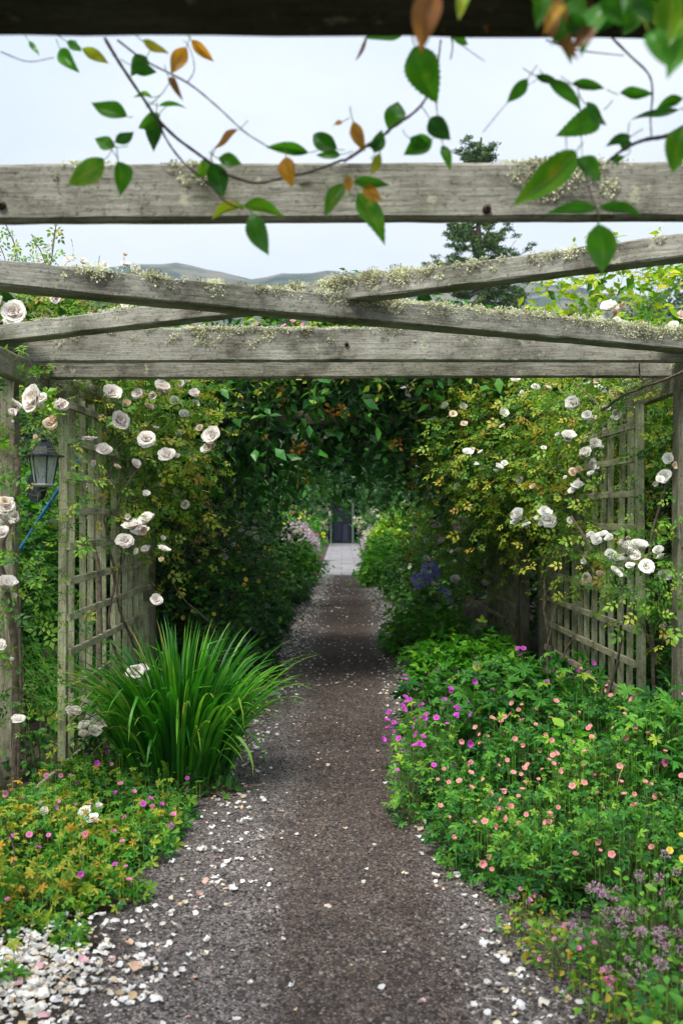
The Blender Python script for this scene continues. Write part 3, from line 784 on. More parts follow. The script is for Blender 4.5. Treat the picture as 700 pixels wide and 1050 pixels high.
# posts
for x, y, w, top in ((-2.0, 6.02, .11, 2.5), (2.05, 6.0, .12, 2.52), (-2.0, 2.85, .11, 2.45), (2.1, 2.85, .11, 2.45),
                     (-1.70, 8.95, .09, 2.4), (1.92, 9.55, .10, 2.4)):
    timber('post', PERG, (x, y, 0), (x, y, top), w, w, 'post', 24, .006)
for y in (10.75, 12.8, 16.3, 19.8, 23.3, 26.8):
    for x in (-1.75, 1.95): timber('post', PERG, (x, y, 0), (x, y, 2.4), .1, .1, 'post', 12, .005)
for y in (9.9, 12.8, 16.3, 19.8, 23.3, 26.8):
    timber('cross_beam', PERG, (-2.2, y, 2.58), (2.35, y, 2.58), .05, .14, 'post', 20)

# ---------------------------------------------------------------- trellis panels
def trellis(label, x0, y0, x1, y1, ztop, sgn, nl, rails, group='square lattice panels between the pergola posts'):
    """rails: list of (z, s0, s1)"""
    root = empty('trellis_panel', label, 'trellis', (x0, y0, 0), group)
    A = np.array([x0, y0, 0]); B = np.array([x1, y1, 0]); D = B - A
    n = nrm(np.array([D[1], -D[0], 0.])) * sgn      # towards the path
    timber('stile', root, A, A + [0, 0, ztop], .050, .050, 'lath', 24, .004)
    timber('stile', root, B, B + [0, 0, ztop], .050, .050, 'lath', 20, .004)
    for i in range(1, nl):
        s = i / nl + RNG.normal() * .006; p = A + D * s
        timber('lath', root, p + [0, 0, .04 + RNG.uniform(0, .05)], p + [RNG.normal() * .008, RNG.normal() * .012, ztop - RNG.uniform(.0, .05)], .040, .020, 'lath', 14, .004)
    for z, s0, s1 in rails:
        q = n * .035
        o, _ = timber('rail', root, A + D * s0 + q + [0, 0, z], A + D * s1 + q + [0, 0, z + RNG.normal() * .008], .022, .045, 'rail', 18, .003)
        if z < .1: pass
    return root
lr = [(.145 + .213 * k, -.01, 1.0) for k in range(0, 11)]
lr[0] = (.12, -.28, .25); lr[1] = (.37, .03, .30); lr[2] = (.55, .0, .42); lr[3] = (.78, .0, .8)
trellis('lichened wooden trellis panel beside the lantern, behind the strap-leaved clump', -1.68, 6.08, -1.70, 8.75, 2.36, 1, 12, lr)
rr_ = [(.20 + .222 * k, -.0, 1.0) for k in range(0, 10)]
trellis('wooden trellis panel under the white roses on the right of the path', 1.93, 6.5, 1.90, 9.2, 2.33, -1, 12, rr_)
trellis('dark weathered trellis panel further along behind the yellow-green ground cover', 1.90, 10.85, 1.90, 13.0, 2.33, -1, 10, rr_)
trellis('shaded trellis panel deep in the leafy tunnel opposite the bellflowers', -1.72, 10.9, -1.72, 13.0, 2.33, 1, 10, rr_)

# ---------------------------------------------------------------- lantern
def lathe(prof, n=24, sq=False):
    V = []; F = []
    for r, z in prof:
        for k in range(n):
            a = (k + (.5 if sq else 0)) / n * 2 * math.pi; V.append((r * math.cos(a), r * math.sin(a), z))
    for j in range(len(prof) - 1):
        for k in range(n):
            a = j * n + k; b = j * n + (k + 1) % n; F += [(a, b, b + n), (a, b + n, a + n)]
    return V, F
def lantern():
    p = W(45, 476, 5.6)
    root = empty('wall_lantern', 'small dark metal lantern with clear glass on a bracket from the left post', 'lantern', tuple(p))
    iron = simple_mat('black_iron', (.018, .022, .030), .45, .3, 30, .4, .2, .5)
    def part(name, prof, mat, n=6, smooth=False):
        V, F = lathe(prof, n); g = Geo(); g.add(np.array(V) + p, F); return g.build(name, mat, root, smooth)
    roof = part('roof', [(.0, .150), (.012, .148), (.018, .135), (.014, .125), (.030, .120), (.055, .098), (.072, .070), (.080, .055), (.118, .046), (.118, .040), (.0, .044)], iron, 6)
    # glass panes and glazing bars
    gm, nt, N, L = newmat('lantern_glass')
    gl = N.new('ShaderNodeBsdfGlass'); gl.inputs['Roughness'].default_value = .12; gl.inputs['IOR'].default_value = 1.1; gl.inputs['Color'].default_value = (.88, .93, .93, 1)
    df = N.new('ShaderNodeBsdfDiffuse'); df.inputs['Color'].default_value = (.62, .68, .66, 1)
    mx = N.new('ShaderNodeMixShader'); mx.inputs[0].default_value = .5; L.new(gl.outputs[0], mx.inputs[1]); L.new(df.outputs[0], mx.inputs[2])
    o = N.new('ShaderNodeOutputMaterial'); L.new(mx.outputs[0], o.inputs[0])
    part('glass', [(.078, .040), (.052, -.112)], gm, 6)
    part('base_ring', [(.0, -.108), (.058, -.108), (.062, -.118), (.050, -.128), (.0, -.130)], simple_mat('weathered_metal', (.35, .35, .33), .5, .3), 6)
    for k in range(6):
        a = k / 6 * 2 * math.pi
        V, F = tubes(np.array([[[.080 * math.cos(a), .080 * math.sin(a), .042], [.054 * math.cos(a), .054 * math.sin(a), -.112]]]) + p, .0042, 4)
        g = Geo(); g.add(V, F); g.build('glazing_bar', iron, root)
    part('lamp_holder', [(.0, .045), (.016, .040), (.016, -.01), (.010, -.02), (.0, -.02)], iron, 10)
    part('bulb', [(.0, -.02), (.018, -.03), (.022, -.055), (.014, -.08), (.0, -.085)], iron, 10, True)
    part('finial', [(.0, .175), (.008, .170), (.010, .158), (.004, .150)], iron, 8, True)
    pts = [p + [0, 0, -.128], p + [0, 0, -.165], p + [-.03, .05, -.185], p + [-.10, .2, -.15], p + [-.15, .33, -.12]]
    V, F = tubes(spline(pts, 20)[None], .013, 8); g = Geo(); g.add(V, F); g.build('bracket_arm', iron, root, True)
    part('cup', [(.0, -.128), (.024, -.130), (.020, -.15), (.010, -.175), (.0, -.178)], iron, 10, True)
    V, F = lathe([(.0, .0), (.05, .0), (.05, .02), (.0, .02)], 12)
    c = p + [-.16, .36, -.12]; V = np.array(V)[:, [0, 2, 1]] * [1, 1, 1.8] + c; g = Geo(); g.add(V, F); g.build('wall_plate', iron, root)
lantern()
def bluepole():
    a = W(14, 574, 7.0); b = W(82, 470, 6.7)
    m = simple_mat('blue_plastic', (.02, .17, .42), .4, 0, 10, .2)
    V, F = tubes(spline([a, (a + b) / 2 + [0, 0, .01], b], 16)[None], .010, 8); g = Geo(); g.add(V, F)
    o = g.build('hose', m, None, True); tag(o, 'thin blue hose slanting up behind the lantern', 'hose')
bluepole()

# ================================================================== VINES OVER THE TUNNEL
def line_blobs(p0, p1, n, r, jit=.15, rz=None):
    p0 = np.array(p0, float); p1 = np.array(p1, float); out = []
    for i in range(n):
        c = p0 + (p1 - p0) * (i + .5) / n + RNG.normal(size=3) * jit * r
        q = r * RNG.uniform(.75, 1.25); out.append([*c, q, q, q * (rz or 1)])
    return np.array(out)
def cat(*a): return np.concatenate([np.atleast_2d(x) for x in a])

VG = 'climbers grown over the pergola tunnel'
def arch(label, y0, y1, zlo, zhi, xl, xr, n, leafsize, mat='vine', flowers=(), core=900, leaf=LEAF4, kind='climbing vine', sub=60, L=.38):
    root = empty('climbing_vine', label, kind, (0, y0, 0), VG)
    bl = []
    for y in np.arange(y0 + .4, y1, .62):
        for x in np.arange(xl, xr + .01, .62):
            e = abs((x - (xl + xr) / 2) / ((xr - xl) / 2))
            zc = zlo + (zhi - zlo) * (.55 - .12 * e) + RNG.normal() * .07
            drop = .38 * max(0, e - .35) + abs(RNG.normal()) * .06
            bl.append([x + RNG.normal() * .1, y + RNG.normal() * .1, zc - drop * .5, .5, .5, (zhi - zlo) * .52 * RNG.uniform(.8, 1.15) + drop * .5])
    bl = np.array(bl)
    sb = sub_blobs(bl, sub, .28)
    allb = cat(bl, sb)
    foliage(root, allb, n, leaf, leafsize, mat, L=L, K=6, core=core * 3, up=.0, droop=.55, jit=.55, name='foliage', inner=.8)
    for x in (xl - .35, xr + .45):
        woody(root, [([(x, y0 + .5, 0), (x + .05, y0 + .55, 1.), (x - .05, y0 + .5, 1.8), (x * .9, y0 + .6, zlo + .2)], .03, .014)], 'bark')
    for px, py, d, s, k, v in flowers:
        p = W(px, py, d); bloom(root, k, p, s / FPX * d * 1.3, face_dir(p, .2), 'blossom', v)
    return root

arch('dark leafy honeysuckle hanging over the mouth of the tunnel with orange flower heads', 8.8, 12.2, 2.42, 3.45, -1.75, 1.5, 3600, .102,
     flowers=[(290, 403, 8.9, 9, 'honey', 0), (341, 419, 8.85, 11, 'honey', 0), (305, 459, 8.9, 9, 'honey', 0), (406, 457, 8.9, 9, 'honey', 0), (309, 490, 10, 11, 'honey', 1), (352, 423, 8.85, 8, 'honey', 1), (287, 412, 9, 6, 'honey', 0), (472, 439, 8.9, 9, 'honey', 1)], core=1500)
arch('shaded vine roofing the middle of the tunnel above the path', 13.4, 18.3, 2.25, 3.1, -1.9, 1.9, 2400, .085, core=1500)
arch('furthest vine of the tunnel, hanging just above the far door', 18.9, 26.6, 2.22, 3.1, -1.9, 2.0, 2300, .10, core=1600)
def wallvine(label, x, y0, y1, z0, z1, n, mat, r=.5, ls=.08, kind='climbing vine', flowers=None, core=900):
    root = empty('climbing_vine', label, kind, (x, y0, 0), VG); bl = []
    for y in np.arange(y0, y1, .7):
        for z in np.arange(z0 + .3, z1, .65): bl.append([x + RNG.normal() * .12, y + RNG.normal() * .1, z, r * RNG.uniform(.75, 1.1), .55, .5])
    bl = np.array(bl); foliage(root, cat(bl, sub_blobs(bl, 30, .25)), n, LEAF4, ls, mat, L=.3, K=5, core=core * 4, inner=.8, droop=.5)
    for y in np.arange(y0 + .5, y1, 2.): woody(root, [([(x, y, 0), (x + .08, y + .1, 1.1), (x - .05, y, z1 - .1)], .025, .012)])
    return root
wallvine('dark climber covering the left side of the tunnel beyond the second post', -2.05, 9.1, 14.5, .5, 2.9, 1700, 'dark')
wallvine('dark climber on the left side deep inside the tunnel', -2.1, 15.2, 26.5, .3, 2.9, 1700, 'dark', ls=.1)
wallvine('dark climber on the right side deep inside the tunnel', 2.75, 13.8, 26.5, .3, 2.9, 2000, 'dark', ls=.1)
wallvine('shaded climber hanging over the gap between the two right-hand trellises', 2.15, 9.5, 13.4, 1.5, 2.9, 1300, 'vine', r=.42)

# ================================================================== CLIMBING ROSES
RG = 'climbing roses on the trellises'
def rose(label, base, blobs, n, mat='rose', L=.34, K=5, size=.085, stems=(), core=0, sub=30, subr=.16, flowers=(), auto=0, akind='rose_white', asz=.06, leaf=ROSE5, group=RG, tip=.35, catg='climbing rose', **kw):
    root = empty('climbing_rose', label, catg, tuple(base), group)
    bl = np.array(blobs, float); ab = cat(bl, sub_blobs(bl, sub, subr))
    CLEAR.clear()
    for kind, d, lst in flowers: blooms_px(root, kind, lst, d)
    P, N = foliage(root, ab, n, leaf, size, mat, L=L, K=K, core=core, droop=.35, up=.35, tip=tip, inner=.7, **kw)
    CLEAR.clear(); woody(root, stems)
    if auto:
        f = np.where((N[:, 1] < .2) & (P[:, 2] > .5))[0]
        for i in RNG.choice(f, min(auto, len(f)), replace=False):
            p = P[i] + N[i] * .08; bloom(root, akind, p, asz * RNG.uniform(.6, 1.1), face_dir(p, .4, .6, .4), 'blossom')
    return root

# left trellis rose
bl = [[-1.80, 6.9, 2.50, .26, .4, .16], [-1.65, 7.4, 2.38, .30, .5, .26], [-1.55, 8.0, 2.30, .38, .5, .42], [-1.62, 8.5, 2.0, .34, .4, .5], [-1.6, 7.6, 1.95, .26, .5, .3],
      [-1.45, 8.7, 2.45, .4, .3, .35], [-1.6, 8.7, 1.6, .2, .25, .3]]
rose('blush climbing rose spilling over the left trellis, with lichened bare stems', (-1.6, 6.9, 0), bl, 1150, 'rose_gold', auto=22, akind='rose_pink', asz=.075, size=.098, sub=34,
     stems=[([W(103, 700, 6.9), W(103, 610, 6.95), W(98, 545, 7.), W(106, 500, 7), W(120, 470, 7.1)], .020, .012),
            ([W(128, 690, 7.3), W(112, 640, 7.2), W(118, 590, 7.2), W(108, 540, 7.1), W(112, 500, 7.1)], .013, .007),
            ([W(140, 665, 7.6), W(125, 630, 7.4), W(120, 600, 7.4), W(130, 560, 7.6), W(134, 520, 7.8)], .012, .007),
            ([W(225, 660, 8.6), W(216, 640, 8.4), W(185, 610, 8.2), W(175, 590, 8.1)], .010, .006),
            ([W(146, 500, 8), W(160, 480, 8), W(175, 455, 8)], .008, .005), ([W(118, 530, 7), W(128, 500, 7), W(150, 470, 7.2)], .006, .004)],
     flowers=[('rose_pink', 6.05, [(93, 452, 13), (121, 434, 20), (107, 464, 14), (113, 406, 14), (138, 477, 9), (150, 452, 20), (172, 469, 17), (166, 402, 15), (199, 406, 12, None, 7.5), (189, 427, 10, 'rose_white'),
        (219, 450, 17, None, 7.2), (213, 464, 11, 'rose_white', 7.2), (150, 534, 15), (137, 543, 16), (128, 557, 18), (144, 548, 14), (125, 561, 12), (150, 566, 9), (167, 565, 13), (150, 508, 8, 'rose_white'), (160, 616, 12), (142, 404, 11), (178, 412, 9, 'rose_white', 7.5), (152, 418, 9, 'rose_peach'),
        (139, 692, 17), (146, 688, 10), (76, 733, 13), (90, 748, 12), (96, 752, 12), (105, 742, 17), (87, 755, 10), (205, 440, 8, 'rose_peach', 7.5), (185, 395, 9, None, 8), (130, 415, 8, 'rose_peach'), (160, 440, 6), (196, 470, 6, 'rose_white', 8), (120, 480, 6, 'rose_peach')])])
# rose on the near left post
bl = [[-1.76, 5.4, 1.98, .2, .3, .22], [-1.72, 5.2, 1.5, .20, .25, .3], [-1.75, 5.3, 1.0, .16, .25, .35], [-1.72, 5.6, 2.1, .2, .3, .14], [-1.78, 5.4, .6, .12, .2, .3], [-1.55, 5.3, 1.75, .1, .2, .15]]
rose('blush rose on the near left post, its blooms round the lantern', (-1.85, 5.6, 0), bl, 300, 'rose', size=.08, sub=14, L=.26,
     stems=[([(-1.82, 5.6, 0), (-1.78, 5.5, .8), W(2, 570, 5.4), W(14, 520, 5.4), W(18, 480, 5.4), W(10, 440, 5.4)], .022, .014), ([(-1.8, 5.6, 0), (-1.72, 5.4, .9), (-1.7, 5.2, 1.5)], .009, .005)],
     flowers=[('rose_pink', 4.9, [(38, 411, 24), (15, 416, 13), (11, 425, 9), (51, 436, 14, 'rose_peach'), (8, 524, 17), (18, 530, 11), (2, 549, 14), (7, 602, 15), (1, 664, 13), (20, 740, 14), (44, 409, 12), (27, 418, 8), (5, 515, 9, 'rose_peach'), (47, 833, 10), (88, 836, 12, 'rose_white'), (94, 843, 14, 'rose_white')])])
# rambling rose over the brace at top left
bl = [[-2.2, 7.1, 3.0, .4, .3, .2], [-1.8, 7.2, 2.85, .4, .3, .16], [-2.5, 7.0, 2.85, .4, .3, .2], [-2.35, 7.2, 3.05, .5, .4, .25], [-3.1, 7.0, 3.25, .45, .4, .3], [-1.75, 7.3, 3.0, .35, .35, .16], [-2.9, 6.9, 2.7, .5, .4, .3], [-2.2, 7.4, 2.75, .5, .35, .2]]
rose('blush rambling rose arching above the left end of the pergola', (-2.4, 7.2, 0), bl, 1500, 'rose', size=.085, sub=22, L=.30, core=450, tint0=.15,
     stems=[([(-2.3, 7.3, 0), (-2.35, 7.25, 1.4), (-2.4, 7.2, 2.8)], .02, .012), ([W(20, 330, 7), W(18, 280, 7), W(12, 235, 7)], .006, .002), ([W(45, 320, 7), W(52, 270, 7), W(56, 235, 7)], .005, .002), ([W(98, 300, 7), W(102, 262, 7)], .004, .002)],
     flowers=[('rose_pink', 6.6, [(15, 322, 21), (12, 330, 14), (57, 308, 12), (52, 303, 9), (82, 307, 8), (120, 310, 9), (130, 313, 10), (128, 272, 9, 'rose_white'), (140, 278, 10, 'rose_white'), (2, 310, 9), (85, 270, 8), (70, 268, 8), (108, 272, 7)])])
root = empty('climbing_rose', 'thin rose shoots with red buds standing up above the top left brace', 'climbing rose', tuple(W(20, 300, 7.2)), RG)
for pts in ([W(22, 290, 7.2), W(16, 255, 7.2), W(6, 230, 7.2)], [W(48, 290, 7.2), W(54, 258, 7.2), W(57, 232, 7.2)], [W(10, 290, 7.2), W(4, 262, 7.2), W(-6, 240, 7.2)], [W(50, 280, 7.2), W(42, 258, 7.2), W(35, 247, 7.2)]):
    sp = spline(pts, 9); V, F = tubes(sp[None], .0035, 4); g = Geo(); g.add(V, F); g.build('stem', M['twig'], root)
    pp = np.repeat(sp[2:], 2, 0); g = Geo(); D = RNG.normal(size=pp.shape); g.inst(ROSE5, pp, frames(D, [0, 0, 1.] + .6 * RNG.normal(size=pp.shape)), RNG.uniform(.07, .11, len(pp)), RNG.uniform(.3, .9, len(pp))); g.build('foliage', M['rose_gold'], root)
    bloom(root, 'rose_pink', sp[-1], .03, (0, 0, 1), 'bud', 3)

# right trellis rose
bl = [[1.55, 8.6, 2.35, .45, .5, .35], [1.9, 7.8, 2.35, .3, .5, .25], [1.25, 8.9, 2.15, .35, .35, .38], [1.75, 8.4, 1.95, .28, .4, .35], [1.8, 7.7, 1.9, .18, .3, .3], [1.6, 8.9, 1.65, .25, .3, .3], [2.1, 6.8, 2.42, .25, .4, .12],
      [1.15, 9.0, 2.5, .35, .3, .25], [1.85, 7.6, 1.35, .14, .4, .22]]
rose('cream-white climbing rose with yellowing leaves on the right trellis', (1.85, 8.4, 0), bl, 1500, 'rose_gold', auto=34, akind='rose_white', asz=.07, size=.092, sub=40, tip=.35,
     stems=[([W(560, 730, 8.6), W(566, 680, 8.5), W(560, 640, 8.4), W(558, 600, 8.4), W(566, 560, 8.4)], .018, .011), ([W(566, 705, 8.3), W(560, 670, 8.3), W(572, 612, 8.3)], .008, .005),
            ([W(556, 705, 8.), W(575, 675, 7.9), W(588, 652, 7.8)], .010, .006), ([W(616, 730, 6.6), W(632, 680, 6.5), W(637, 640, 6.4)], .012, .008), ([W(672, 680, 6.4), W(662, 650, 6.4), W(650, 625, 6.4)], .009, .006),
            ([W(606, 566, 6.6), W(597, 548, 6.7), W(585, 530, 6.8)], .012, .008), ([W(617, 421, 6.5), W(640, 405, 6.), W(700, 382, 5.4), W(740, 365, 5.)], .009, .007), ([W(619, 421, 6.5), W(600, 402, 6.8), W(580, 385, 7)], .007, .004), ([W(664, 396, 5.9), W(656, 385, 6), W(655, 372, 6)], .006, .004)],
     flowers=[('rose_white', 6.75, [(590, 417, 14), (582, 450, 13), (609, 457, 9), (606, 462, 8), (600, 467, 12), (604, 477, 10), (606, 486, 7), (587, 485, 8, 'rose_peach'), (593, 483, 7, 'rose_peach'), (592, 500, 10), (588, 504, 7), (532, 530, 11), (530, 537, 9), (540, 540, 8), (557, 527, 12), (565, 536, 13), (560, 534, 11), (630, 424, 9), (620, 421, 8), (654, 420, 8), (528, 391, 10), (602, 426, 9), (547, 500, 6, 'rose_peach'), (557, 460, 5), (515, 438, 7, 'rose_peach'), (581, 450, 9), (618, 400, 7), (612, 392, 8, 'rose_peach'), (560, 400, 7, 'rose_peach'), (475, 436, 7, 'rose_peach', 7.9), (464, 425, 7, 'rose_peach', 7.9), (479, 467, 9, None, 7.9), (511, 480, 9, None, 7.9), (517, 476, 7, None, 7.9), (493, 465, 5, None, 7.9), (483, 463, 6, 'rose_peach', 7.9)])])
# near right rose clusters
bl = [[1.85, 6.1, 1.35, .2, .22, .16], [2.05, 6.2, 1.2, .18, .2, .16], [1.78, 6.2, 1.1, .14, .18, .12], [2.1, 6.3, 1.85, .16, .2, .25]]
rose('white rose cluster hanging low beside the right-hand post', (2.0, 6.3, 0), bl, 150, 'rose', size=.09, sub=8, L=.2, subr=.1,
     stems=[([(2.0, 6.35, 0), (1.95, 6.3, .7), (1.9, 6.2, 1.4), (2.1, 6.2, 2.1)], .012, .007)],
     flowers=[('rose_white', 5.95, [(617, 550, 13), (611, 555, 10), (625, 553, 10), (606, 551, 8), (625, 571, 14), (640, 567, 16), (632, 577, 15), (629, 588, 13), (636, 592, 9), (654, 563, 13), (652, 572, 11), (662, 582, 14), (674, 566, 11), (678, 573, 8), (682, 592, 14), (645, 582, 9), (686, 472, 10), (681, 490, 14), (690, 478, 7, 'rose_peach'), (676, 494, 8)])])
# small pale rose further along the right
bl = [[1.5, 12.2, 1.75, .4, .5, .45], [1.35, 12.8, 1.2, .4, .5, .5], [1.75, 11.2, 1.5, .3, .4, .4], [1.6, 10.6, 2.0, .3, .4, .35]]
rose('smaller white rose beyond the second right trellis, above the bellflowers', (1.6, 12.2, 0), bl, 800, 'rose', size=.085, sub=20,
     stems=[([(1.95, 12.2, 0), (1.9, 12.2, 1.0), (1.6, 12.4, 1.9)], .012, .006)],
     flowers=[('rose_white', 11.3, [(440, 510, 6), (472, 512, 6), (447, 541, 9), (443, 536, 6, 'rose_peach'), (469, 545, 9), (475, 534, 9), (480, 537, 6), (467, 539, 8), (487, 549, 7), (453, 557, 8), (449, 552, 5, 'rose_peach'), (437, 575, 7), (466, 597, 9), (444, 600, 5), (496, 600, 7, 'rose_peach'), (455, 520, 5), (470, 565, 5), (478, 520, 5)])])
# left rose in the shade beyond the trellis
bl = [[-1.35, 11.5, .9, .35, .5, .5], [-1.25, 12.5, 1.2, .3, .5, .4]]
rose('low white rose in the shade beyond the left trellis', (-1.4, 11.6, 0), bl, 420, 'vine', size=.085, sub=12, leaf=ROSE5,
     stems=[([(-1.4, 11.6, 0), (-1.35, 11.6, .8)], .015, .008)],
     flowers=[('rose_white', 11, [(255, 548, 7), (261, 543, 7), (247, 545, 6), (263, 552, 6), (230, 572, 7), (232, 565, 5), (262, 535, 5), (240, 560, 5), (283, 547, 5), (215, 515, 5), (209, 506, 4), (190, 555, 5)])])

# ================================================================== STRAP-LEAVED CLUMPS
def straps(label, base, n, h, spread, w=.017, seed=0, lean=(0, 0), mat='grass', group='strap-leaved clumps beside the trellis', old=.06, r0=.1):
    r = np.random.default_rng(seed); root = empty('strap_leaf_clump', label, 'plant', tuple(base), group)
    K = 13; b = np.array(base)
    a = r.uniform(0, 6.283, n); q = r.random(n) ** .75
    Ln = h * (.34 + .84 * r.random(n) ** .7); arch_ = (.12 + 1.15 * q * r.uniform(.6, 1.3, n)) * spread
    out = np.stack([np.cos(a), np.sin(a), 0 * a], 1) + np.array([*lean, 0])
    p0 = b + np.stack([np.cos(a) * q * r0, np.sin(a) * q * r0, np.zeros(n)], 1)
    th0 = .03 + .27 * q; bend = arch_
    pos = np.zeros((n, K, 3)); p = p0.copy(); ang = th0.copy(); kink = r.random(n) < .18; kk = r.integers(7, 11, n)
    for j in range(K):
        pos[:, j] = p
        ang = ang + bend * (j / K) ** 1.4 * .38 + np.where(kink & (kk == j), 1.0, 0)
        st = Ln / (K - 1)
        p = p + (out * np.sin(ang)[:, None] + np.array([0, 0, 1.]) * np.cos(ang)[:, None]) * st[:, None]
    pos[:, :, 2] = np.maximum(pos[:, :, 2], .01 + 0 * pos[:, :, 2])
    tan = nrm(np.gradient(pos, axis=1)); side = nrm(np.cross(tan, out[:, None] + np.array([0, 0, .01]))); side = nrm(side + r.normal(size=(n, 1, 3)) * .35)
    nor = np.cross(side, tan); t = np.linspace(0, 1, K)
    wd = w * r.uniform(.6, 1.3, (n, 1)) * (np.sin(np.pi * (.18 + .82 * t) ** .8) ** .7)[None].clip(.03)
    Lf = pos - side * wd[..., None] / 2 + nor * wd[..., None] * .22; Rt = pos + side * wd[..., None] / 2 + nor * wd[..., None] * .22
    V = np.stack([Lf, pos, Rt], 2); idx = np.arange(n * K * 3).reshape(n, K, 3)
    qd = np.concatenate([np.stack([idx[:, :-1, i], idx[:, :-1, i + 1], idx[:, 1:, i + 1], idx[:, 1:, i]], -1).reshape(-1, 4) for i in (0, 1)])
    isold = (r.random(n) < old)
    tt = (r.uniform(.0, .45, (n, 1)) + .22 * t[None] ** 2 + np.where(isold, .5, 0)[:, None] * t[None] ** .5 + np.where(q > .8, .18, 0)[:, None] * t[None]).clip(0, 1)
    g = Geo(); g.add(V.reshape(-1, 3), quads_to_tris(qd), np.repeat(tt.reshape(-1), 3)); g.build('foliage', M[mat], root, True); return root
straps('big bright green strap-leaved clump arching onto the left of the path', (-.97, 6.05, 0), 780, .88, .80, .029, 3, (.04, -.06), r0=.28, old=.05)
def litter():
    root = empty('dead_leaf_litter', 'brown dead strap leaves lying round the foot of the big strap-leaved clump', 'dead leaves', (-.93, 5.85, 0)); g = Geo()
    for _ in range(20):
        a = RNG.uniform(3.3, 6.6); r_ = RNG.uniform(.12, .30); c = np.array([-.93 + math.cos(a) * r_, 5.95 + math.sin(a) * r_, .012]); b_ = a + RNG.normal() * .6; l = RNG.uniform(.12, .34)
        p = spline([c, c + [math.cos(b_) * l * .5, math.sin(b_) * l * .5, RNG.uniform(.0, .04)], c + [math.cos(b_ + .3) * l, math.sin(b_ + .3) * l, 0]], 6); V, F = tubes(p[None], np.linspace(.005, .002, 6)[None] , 4); V[:, 2] = .008 + (V[:, 2] - .008) * .5; g.add(V, F)
    g.build('dead_blades', M['straw'], root)
litter()
straps('strap-leaved clump growing between the left post and the trellis', (-1.98, 7.3, 0), 170, .80, .9, .017, 4)
straps('smaller strap-leaved clump tucked under the left trellis', (-1.35, 6.75, 0), 170, .72, 1.1, .016, 5)

# ================================================================== LOW PLANTING, RIGHT
GG = 'low flowering plants edging the path'
def gplant(label, catg, blobs, n, leaf, size, mat, name='geranium_clump', group=GG, **kw):
    B = np.array(blobs, float); c = B[:, :3].mean(0); root = empty(name, label, catg, (c[0], c[1], 0), group)
    mound(root, B, n, leaf, size, mat, **kw); return root
def mats(x0, x1, y0, y1, h, r, n):
    return [[RNG.uniform(x0, x1), RNG.uniform(y0, y1), h * RNG.uniform(.15, .6), r * RNG.uniform(.8, 1.2), r * RNG.uniform(.8, 1.2), h * RNG.uniform(.45, .75)] for _ in range(n)]
# dark palmate mound
gplant('dark green geranium mound with cut leaves and magenta flowers below the right trellis', 'geranium', [[.72, 7.2, .20, .34, .4, .30], [1.1, 7.0, .25, .38, .4, .36], [1.5, 7.0, .28, .38, .4, .36], [1.35, 6.4, .22, .38, .35, .33], [.9, 6.4, .20, .34, .3, .28], [.65, 6.4, .12, .22, .3, .24]],
       1500, PALMT, .115, 'geran', flow=['magenta'], nflow=24, fsize=.045, fh=.12, tintr=.75, petiole_r=.002)
# sprawling magenta geranium at the path edge
gplant('leggy magenta-flowered geranium leaning over the right edge of the path', 'geranium', [[.42, 5.55, .20, .17, .3, .30], [.52, 5.9, .22, .18, .25, .30], [.36, 5.25, .12, .13, .2, .2], [.55, 5.4, .2, .15, .2, .25]], 600, PALM, .055, 'geran',
       flow=['magenta'], nflow=46, fsize=.038, fh=.14, tint0=.1, tintr=.9)
# salmon geraniums: several plants
SG = 'salmon-pink geraniums on the right of the path'
sal = [('salmon-pink geranium spilling onto the gravel behind the marjoram', [[.72, 4.5, .12, .28, .3, .22], [.62, 4.75, .1, .22, .25, .2], [.85, 4.2, .12, .25, .25, .22]], 26),
       ('salmon-pink geranium in front of the leggy magenta one', [[.72, 5.1, .17, .26, .28, .25], [.95, 5.3, .2, .28, .3, .28], [.62, 5.25, .14, .2, .2, .22]], 30),
       ('salmon-pink geranium in the middle of the bed with the most flowers', [[1.05, 4.75, .2, .32, .32, .25], [1.3, 5.0, .2, .3, .3, .27]], 34),
       ('salmon-pink geranium behind, under the dark palmate mound', [[1.15, 5.75, .24, .34, .35, .30], [1.5, 5.8, .25, .32, .32, .30]], 20),
       ('salmon-pink geranium at the right edge of the bed above the marjoram', [[1.4, 4.3, .18, .32, .32, .28], [1.15, 4.15, .14, .28, .28, .24], [1.65, 4.6, .2, .3, .3, .28]], 20)]
for si, (lb, bl, nf) in enumerate(sal):
    bl = [[a, b, c * q, d, e, f * q] for (a, b, c, d, e, f), q in zip(bl, (.72, 1.05, .85))]
    gplant(lb, 'geranium', bl, 2000, PALM, (.044, .054, .040, .058, .048)[si], 'geran', group=SG, flow=['salmon'], nflow=int(nf * 1.25), fsize=.036, fh=.10, tint0=(.0, -.12, .0, -.16, -.08)[si], tintr=.92, tilt=.5)
gplant('tall leafy geranium by the right-hand post with few pink flowers', 'geranium', [[1.85, 5.5, .3, .38, .4, .36], [1.6, 5.2, .28, .3, .3, .34], [2.0, 5.0, .3, .35, .4, .36], [1.85, 4.6, .25, .3, .3, .3]], 1500, PALMT, .095, 'geran', flow=['salmon', 'pinkfl'], nflow=14, fsize=.04, fh=.1, tint0=.1, tintr=.7)
